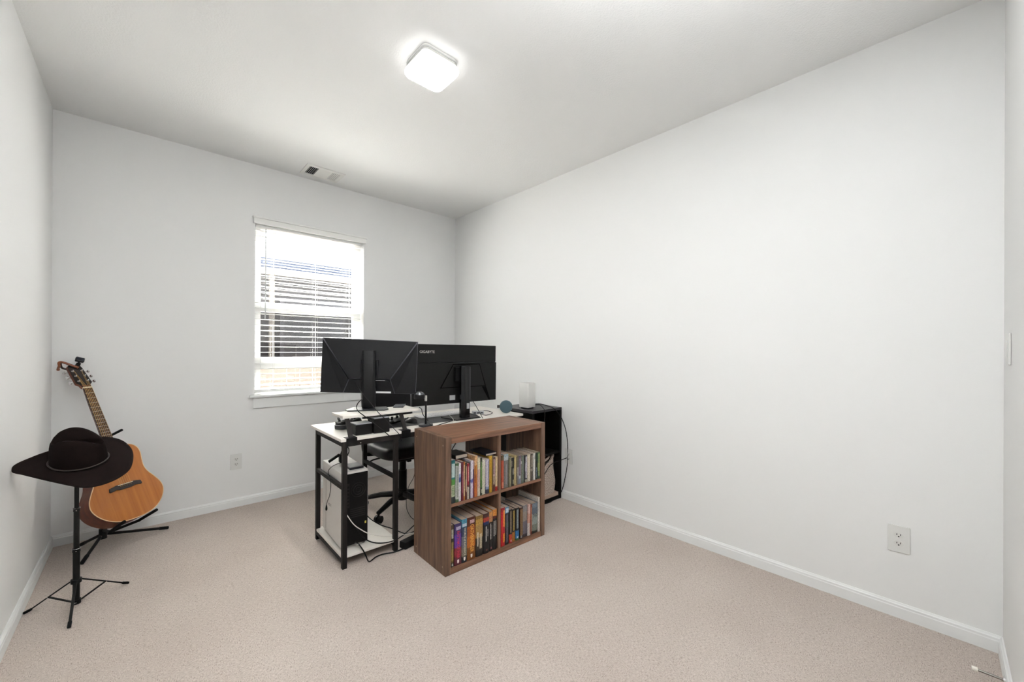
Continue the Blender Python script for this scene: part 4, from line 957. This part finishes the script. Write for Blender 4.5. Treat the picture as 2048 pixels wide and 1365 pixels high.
# ------------------------------------------------------------------ guitar
GU = Vector((.8506,.5242,.0486)); GV = Vector((-.2725,.3578,.8927)); GW = Vector((.4503,-.7731,.4469)); GP = Vector((.3986,3.4692,.2242)); GS = .9277
GM = frame(GP, GU, GV, GW)
gt = thing('acoustic_guitar', 'natural top acoustic guitar leaning on a stand in the corner', 'guitar', GP)
gt.rotation_euler = GM.to_euler(); ROOT[gt.name] = GM.copy()
M_CEDAR = wood_mat('cedar_top', '#96561f', '#b3702f', (38, 1.0, 8), .3, 1.3, .5); M_MAHO = wood_mat('mahogany', '#572511', '#7a3b1b', (40, 1.2, 40), .42, 1.6, .4)
M_ROSE = wood_mat('rosewood', '#1d100c', '#402418', (40,1.2,40), .5, 2); M_BIND = mat('cream_binding', '#d9bd92', .4)
half = [(.0,0),(.055,.004),(.105,.020),(.150,.052),(.182,.095),(.197,.140),(.192,.185),(.172,.230),(.150,.270),(.1385,.305),(.137,.340),(.142,.380),(.147,.420),(.141,.458),(.115,.488),(.070,.502),(.030,.505)]
rh = spline([Vector((x*GS,y*GS,0)) for x,y in half], 5)
outl2 = [(p.x,p.y) for p in rh] + [(-p.x,p.y) for p in reversed(rh[1:])]
def inset(pts, d):
    n = len(pts); r = []
    for i in range(n):
        a = Vector((*pts[(i-1)%n],0)); b = Vector((*pts[(i+1)%n],0)); t = (b-a).normalized(); r.append((pts[i][0]-t.y*d, pts[i][1]+t.x*d))
    return r
n2 = len(outl2)
def back_depth(y): return -(.122 - .022*(y/(.505*GS)))
bodym = MB(); vs = [GM @ Vector((x,y,-.0035)) for x,y in outl2] + [GM @ Vector((x,y,back_depth(y))) for x,y in outl2]
bodym._add(vs, [tuple(range(n2,2*n2))] + [(i,(i+1)%n2,(i+1)%n2+n2,i+n2) for i in range(n2)])
bodym.build('sides_and_back', M_MAHO, gt, world=True, smooth=True)
ins = inset(outl2, .0026)
hole = [(.047*math.cos(2*math.pi*k/36), .334+.047*math.sin(2*math.pi*k/36)) for k in range(36)]
topm = MB(); topm.prism(ins, -.0033, 0, GM); topm.build('soundboard', M_CEDAR, gt, world=True)
MB().tube([GM @ Vector((x,y,-.0012)) for x,y in inset(outl2,.0010)], .0024, 6, closed=True).build('binding', M_BIND, gt, world=True, smooth=True)
MB().prism(hole, .0002, .0006, GM).build('sound_hole', mat('hole_dark', '#0a0605', .9), gt, world=True)
ros = MB()
for rr in (.054,.060): ros.tube([GM @ Vector((rr*math.cos(a),.334+rr*math.sin(a),.0003)) for a in [2*math.pi*k/40 for k in range(40)]],.0008,5,closed=True)
ros.build('rosette', M_ROSE, gt, world=True)
brg = MB().prism([(-.082,.196),(-.078,.190),(-.045,.196),(-.030,.190),(.030,.190),(.045,.196),(.078,.190),(.082,.196),(.078,.214),(.045,.222),(-.045,.222),(-.078,.214)], .0002, .009, GM).build('bridge', wood_mat('ebony', '#0d0706', '#20120c', (40,1.2,40), .5, 2), gt, world=True, bevel=.0015)
MB().box(-.037,.2165,.0092,.037,.2195,.0125,GM).build('saddle', mat('bone', '#e8dfc8', .4), brg, world=True)
for k in range(6): MB().cyl(GM @ Vector((-.026+.0104*k,.203,.009)), GM @ Vector((-.026+.0104*k,.203,.0125)), .0028, n=8).build('bridge_pin', mat('pin_black', '#171310', .3), brg, world=True)
# neck, fretboard, frets
def wn(y): return .0215 + (.0285-.0215)*(.863-y)/(.863-.40)
nk = MB(); rows = []
for y in (.466,.53,.64,.76,.86,.885):
    ww = wn(y)*.98; dp = .024 if y < .86 else .018
    if y < .5: dp = .06
    rows.append([GM @ Vector((-ww*math.cos(a), y, .004-dp*math.sin(a))) for a in [math.pi*k/10 for k in range(11)]])
nk.grid(rows, closed=True); nk.f += [tuple(range(11)), tuple(len(nk.v)-1-k for k in range(11))]
nk.build('neck', M_MAHO, gt, world=True, smooth=True)
fbm = MB(); fbm.prism([(-wn(.385),.385),(wn(.385),.385),(wn(.862),.862),(-wn(.862),.862)], .0045, .0105, GM); fbo = fbm.build('fretboard', M_ROSE, gt, world=True, bevel=.0008)
for k in range(1,21):
    y = .863 - .645*(1-2**(-k/12))
    if y < .39: break
    MB().box(-wn(y),y-.0009,.0105,wn(y),y+.0009,.0117,GM).build('fret', M_CHROME, fbo, world=True)
MB().box(-.0215,.8625,.0046,.0215,.8685,.0140,GM).build('nut', mat('bone', '#e8dfc8', .4), gt, world=True)
# headstock tilts back
HA = math.radians(14); HM = GM @ Matrix.Translation((0,.869,.004)) @ Matrix.Rotation(-HA,4,'X')
hst = MB().prism([(-.0215,0),(.0215,0),(.026,.022),(.0385,.034),(.0345,.150),(.030,.172),(.012,.165),(0,.172),(-.012,.165),(-.030,.172),(-.0345,.150),(-.0385,.034),(-.026,.022)], -.016, 0, HM).build('headstock', M_MAHO, gt, world=True, bevel=.001)
MB().prism([(-.021,.001),(.021,.001),(.0255,.023),(.0375,.035),(.0335,.149),(.029,.170),(.012,.163),(0,.170),(-.012,.163),(-.029,.170),(-.0335,.149),(-.0375,.035),(-.0255,.023)], .0002, .0018, HM).build('headplate', wood_mat('ebony', '#0d0706', '#20120c', (40,1.2,40), .5, 2), hst, world=True)
posts = []
for s in (-1,1):
    for k in range(3):
        px_, py_ = s*.0215, .048+.040*k
        posts.append((px_,py_))
        pg_ = MB().cyl(HM @ Vector((px_,py_,.002)), HM @ Vector((px_,py_,.013)), .0032, n=10).cyl(HM @ Vector((px_,py_,.0019)), HM @ Vector((px_,py_,.0036)), .0058, n=12).build('tuning_peg', M_CHROME, gt, world=True, smooth=True)
        MB().cyl(HM @ Vector((s*.036,py_,-.009)), HM @ Vector((s*.050,py_,-.009)), .0025, n=8).build('shaft', M_CHROME, pg_, world=True)
        kn = MB(); kn.lathe([(.004,-.007),(.0095,-.004),(.0100,.002),(.006,.005)], 14, HM @ Matrix.Translation((s*.057,py_,-.009)) @ Matrix.Rotation(s*math.pi/2,4,'Y'))
        kn.build('knob', M_CHROME, pg_, world=True, smooth=True)
order = [(-1,0),(-1,1),(-1,2),(1,2),(1,1),(1,0)]
for k in range(6):
    s, j = order[k]; px_, py_ = s*.0215, .048+.040*j
    xn = -.0175+.007*k; xs = -.026+.0104*k
    p3 = HM @ Vector((px_*.85, py_, .009))
    MB().tube([GM @ Vector((xs,.206,.0105)), GM @ Vector((xs,.218,.0132)), GM @ Vector((xn,.8655,.0146)), p3], .0009 if k < 3 else .0007, 5).build('string', mat('bronze_string', '#c09a5c', .3, metal=.8), gt, world=True)
# clip on tuner and capo on the headstock
tn_o = HM @ Vector((.020,.176,.006))
tn = thing('clip_tuner', 'small black clip-on tuner on the guitar headstock', 'tuner', tn_o)
TM = HM @ Matrix.Translation((.022,.1765,.004)) @ Matrix.Rotation(math.radians(-28),4,'Z')
MB().box(-.010,-.012,-.024,.010,.006,-.018,TM).box(-.010,.0,-.024,.010,.006,.012,TM).box(-.010,-.012,.0005,.010,.006,.006,TM).build('clip', M_BLK, tn, world=True, bevel=.001)
MB().cyl(TM @ Vector((0,.006,.004)), TM @ Vector((0,.018,.010)), .005, n=10).build('joint', M_BLK, tn, world=True)
MB().box(-.021,.016,.004,.021,.050,.022,TM).build('case', mat('tuner_black', '#14161c', .35), tn, world=True, bevel=.006)
MB().box(-.016,.021,.0222,.016,.045,.0228,TM).build('display', mat('tuner_screen', '#20242e', .1), tn, world=True)
cp_o = HM @ Vector((-.02,.16,.006))
cp = thing('guitar_capo', 'brown wooden capo clamped on the end of the headstock', 'capo', cp_o)
M_CAPO = wood_mat('capo_wood', '#5c2f1c', '#8a4c2c', (30,30,30), .4, 3)
MB().tube([HM @ Vector(p) for p in spline([(.012,.148,.010),(-.012,.166,.014),(-.042,.190,.016),(-.058,.197,.016),(-.066,.188,.015),(-.070,.170,.013),(-.080,.152,.011),(-.0835,.140,.010)],6)], [.0065]*37+[.0065,.0068,.0075,.008,.008,.006], 8).build('upper_arm', M_CAPO, cp, world=True, smooth=True)
MB().tube([HM @ Vector(p) for p in spline([(-.055,.196,.010),(-.048,.185,-.012),(-.036,.176,-.024),(-.005,.160,-.0245),(.012,.150,-.0245)],6)], .0058, 8).build('lower_arm', mat('capo_dark', '#2c1812', .45), cp, world=True, smooth=True)
MB().bar(HM @ Vector((.014,.144,.0048)), HM @ Vector((-.026,.172,.0048)), .012, .005, up=GW).build('pad', M_RUB, cp, world=True)

# ------------------------------------------------------------------ guitar stand
gs_foot = [at(336,1056,Z=.010), at(160,1091,Z=.010), at(163,1128,Z=.010)]
hubp = at(206, 1066, Z=.112)
GC = Vector((hubp.x, hubp.y, 0))
gs = thing('guitar_stand', 'black tripod guitar stand with padded arms', 'stand', GC)
def gl(p): return GM @ Vector(p)
back_top = gl((.0,.543,-.085))
MB().tube([hubp+Vector((0,0,-.03)), hubp+Vector((0,0,.03)), gl((-.02,.06,-.158)), gl((0,.25,-.150)), back_top], .010, 10).build('post', M_BLACK, gs, world=True, smooth=True)
MB().cyl(hubp+Vector((0,0,-.035)), hubp+Vector((0,0,.025)), .019, n=14).build('hub', M_BLK, gs, world=True, smooth=True)
for p in gs_foot:
    st = hubp + (Vector((p.x,p.y,.10))-hubp).normalized()*.014 + Vector((0,0,-.012))
    lg = MB().tube([st, p+(st-p).normalized()*.03], .0085, 8).build('leg', M_BLACK, gs, world=True, smooth=True)
    MB().tube([p+(st-p).normalized()*.05, p], .0105, 8).build('rubber_foot', M_RUB, lg, world=True, smooth=True)
    MB().cyl(st+Vector((0,-.010,0)), st+Vector((0,-.0125,0)), .003, n=8).build('rivet', M_CHROME, lg, world=True)
for s_, yy_, ww_ in ((-1,.0005,.048),(1,.0005,.022)):
    MB().tube([gl((s_*.072,yy_-.010,-.130)), gl((s_*.090,yy_-.001,ww_))], .0092, 8).build('cradle_arm', M_RUB, gs, world=True, smooth=True)
MB().tube([hubp+Vector((0,0,.015)), gl((-.072,-.0095,-.130)), gl((.072,-.0095,-.130))], .0085, 8).build('cross_arm', M_BLACK, gs, world=True, smooth=True)
yz = .546
MB().tube(spline([back_top, gl((-.035,yz,-.060)), gl((-.047,yz,-.030)), gl((-.050,yz,.012))],5), .0075, 8).build('yoke_arm', M_RUB, gs, world=True, smooth=True)
MB().tube(spline([back_top, gl((.035,yz,-.060)), gl((.050,yz,-.030)), gl((.066,yz,.040))],5), .0075, 8).build('yoke_arm', M_RUB, gs, world=True, smooth=True)

# ------------------------------------------------------------------ cables and power strip
def yy_pts(pts): return [at(x, y, Y=Y) for x, y, Y in pts]
ps = thing('power_strip', 'black power strip on the carpet behind the bookcase', 'power strip', (1.685, 2.475, 0), .22)
MB().box(-.075,-.028,.0005,.26,.028,.042).build('body', M_BLK, ps, bevel=.004)
for k in range(5): MB().box(-.05+.058*k,-.012,.0421,-.02+.058*k,.012,.0428).build('socket', M_HOLE, ps)
cable('monitor_cable', [at(711,766,Y=2.66), at(722,784,Y=2.60), at(737,802,Y=2.56), at(756,825,Y=2.50), at(771,839,Y=2.462), at(789,859,Y=2.448), at(798,869,Y=2.446), at(803,882,Y=2.446)], .0022, M_CABLE, 'thin black cable slanting from the smaller monitor over the desk edge')
cable('power_cable', [at(727,798,Y=2.72), at(719,803,Y=2.62), at(713,814,Y=2.58), at(717,823.5,Y=2.53), at(728,832,Y=2.490), at(742,843,Y=2.468), at(759.6,857,Y=2.452), at(777,870.6,Y=2.444), at(784,878,Y=2.446)], .0030, M_CABLE, 'thick black cable looping from the smaller monitor foot over the boxes')
cable('network_cable', [at(692,1028,Y=2.538), at(707,1049,Y=2.515), at(722,1060,Y=2.50), at(740,1068.5,Y=2.49), at(768,1073,Y=2.488), at(800,1071,Y=2.49), at(832,1066,Y=2.50)], .0028, M_WCABLE, 'white cable curving out of the computer tower')
cable('audio_cable', [at(725,1018,Y=2.54), at(738,1036,Y=2.52), at(760,1050,Y=2.505), at(783,1057.5,Y=2.50), at(812,1068,Y=2.50), at(832,1062,Y=2.51)], .0030, M_CABLE, 'upper black cable leaving the computer tower for the bookcase')
cable('power_cable', [at(708,1050,Y=2.54), at(722,1070,Y=2.528), at(738,1083,Z=.084), at(760,1087,Z=.079), at(785,1083,Z=.079), at(805,1072,Y=2.49), at(832,1048,Y=2.50)], .0036, M_CABLE, 'lower black cable sagging over the desk shelf')
pcb = cable('power_cable', [at(709,1086,Y=2.535), at(717,1089,Y=2.51), at(726,1101,Y=2.452), at(732,1113,Y=2.425), at(738.5,1124,Z=.006), at(752,1114.5,Z=.006), at(768,1108.5,Z=.006), at(790,1104.5,Z=.006), at(812,1095,Z=.008), at(832,1084,Z=.012)], .0038, M_CABLE, 'black power cable lying on the carpet in front of the desk shelf')
MB().cyl(at(711,1086.5,Y=2.532), at(718.5,1091,Y=2.500), .0062, n=10).build('plug', M_CHROME, pcb, world=True, smooth=True)
tw = thing('dangling_cable', 'black jack cable hanging down the white side of the tower', 'cable', (1.262, 2.62, .3))
dpts = [at(692,924,Y=2.62), at(676,928,Y=2.63), at(664,934,Y=2.65), at(656.5,943,Y=2.68), at(659,953,Y=2.69), at(661,960,X=1.2435), at(661.5,975,X=1.2435), at(659,992,X=1.2435), at(654.5,1004,X=1.2435), at(653,1012,X=1.2435)]
MB().tube(spline(dpts,8), .0020, 7).build('cord', M_CABLE, tw, world=True, smooth=True)
e = at(653,1012,X=1.2435); MB().tube([e+Vector((0,0,.004)), e+Vector((0,.001,-.008)), e+Vector((0,.002,-.022)), e+Vector((0,.002,-.030))], [.0025,.005,.0065,.004], 10).build('plug', M_RUB, tw, world=True, smooth=True)
al = thing('cable_plug', 'chunky black plug standing on the computer tower', 'plug', PCO+Vector((.10,.245,PH+.0005)), PR)
MB().box(-.024,-.016,0,.024,.016,.052).build('adapter', M_BLK, al, bevel=.004)
MB().bar((-.022,0,.050),(-.085,.01,.012),.020,.014).build('connector', M_RUB, al, bevel=.002)
MB().tube(spline([(-.015,0,.052),(0,0,.085),(.03,0,.088),(.036,0,.060),(.026,0,.035)],6),.0032,7).build('lead', M_CABLE, al, smooth=True)
cable('hanging_cable', [at(826,886,Y=2.60), at(829,930,Y=2.59), at(828,953,Y=2.60), at(817,975,Y=2.60), at(812.5,1000,Y=2.60), at(814,1020,Y=2.59), at(822,1035,Y=2.57), at(832,1042,Y=2.55)], .0020, M_CABLE, 'thin dark cable hanging behind the left side of the bookcase')
cable('cubby_cable', [at(897,915,Y=2.44), at(905,898,Y=2.43), at(911,888,Y=2.425), at(916,876,Y=2.42), at(919,862,Y=2.42)], .0030, M_CABLE, 'black cable seen through the open back of the upper left cubby')
cable('screen_cable', [at(942,798,Y=2.575), at(948,806,Y=2.56), at(955,818,Y=2.53), at(961,829,Y=2.50), at(966,838,Y=2.48), at(972,850,Y=2.452), at(975,870,Y=2.446)], .0024, M_CABLE, 'thin black cable from the larger monitor down the desk back')
cable('webcam_cable', [at(838,815,Y=2.585), at(843,819,Y=2.575), at(846,830,Y=2.565), at(856,842,Z=DZ+.02), at(860,849,Z=DZ+.018), at(868,853,Z=DZ+.006), at(885,848,Z=DZ+.006), at(912,840,Z=DZ+.006)], .0026, M_CABLE, 'black cable trailing from the webcam stand')
cable('usb_cable', [at(899,831,Z=DZ+.012), at(904,836,Z=DZ+.010), at(907,841,Z=DZ+.012), at(906,845,Z=DZ+.010), at(903,849,Z=DZ+.008)], .0016, M_WCABLE, 'short white cable curl behind the webcam')
cable('hub_cable', [at(963,823,Z=DZ+.014), at(970,822,Z=DZ+.010), at(978,823,Z=DZ+.008), at(985,826,Z=DZ+.007), at(980,829,Z=DZ+.006), at(972,831,Z=DZ+.006), at(962,829.5,Z=DZ+.006)], .0024, M_CABLE, 'black cable loop on the desk beside the hub')
RTO = Vector((2.80, 2.55, SH+.03))
XC = SX1+.004
cable('router_cable', [Vector((2.822,2.52,SH+.025)), at(1080,808.5,Y=2.50), at(1096,812.5,Z=SH+.004), at(1108,818,Y=2.345), at(1121,833,Y=2.335), at(1130,855,X=W-.010), at(1134.5,880,X=W-.006), at(1135.5,905,X=W-.006), at(1134.5,930,X=W-.006), at(1130,957,X=W-.010), at(1125,978,X=W-.018), at(1118,992,Z=.02), at(1108,1000,Z=.006), at(1098,1006,Z=.006), at(1087,1008.5,Z=.006)], .0034, M_CABLE, 'black cable arcing from the router past the outlet to the floor')
cable('router_cable', [Vector((2.822,2.51,SH+.018)), at(1079,810.5,Y=2.46), at(1085,815,Y=2.40), at(1089,822,Y=2.346), at(1089.5,835,Y=2.346), at(1088,850,Y=2.346)], .0030, M_CABLE, 'short black cable dropping from the router over the shelf front')
cable('power_cable', [Vector((W-.012,2.285,.335)), at(1134,916.5,X=W-.008), at(1122,921,Y=2.330), at(1110,925,Y=2.342), at(1100,932,Y=2.345), at(1091,946,Y=2.345), at(1084,960,Y=2.345)], .0030, M_CABLE, 'black cable running from the outlet across the woven bag')
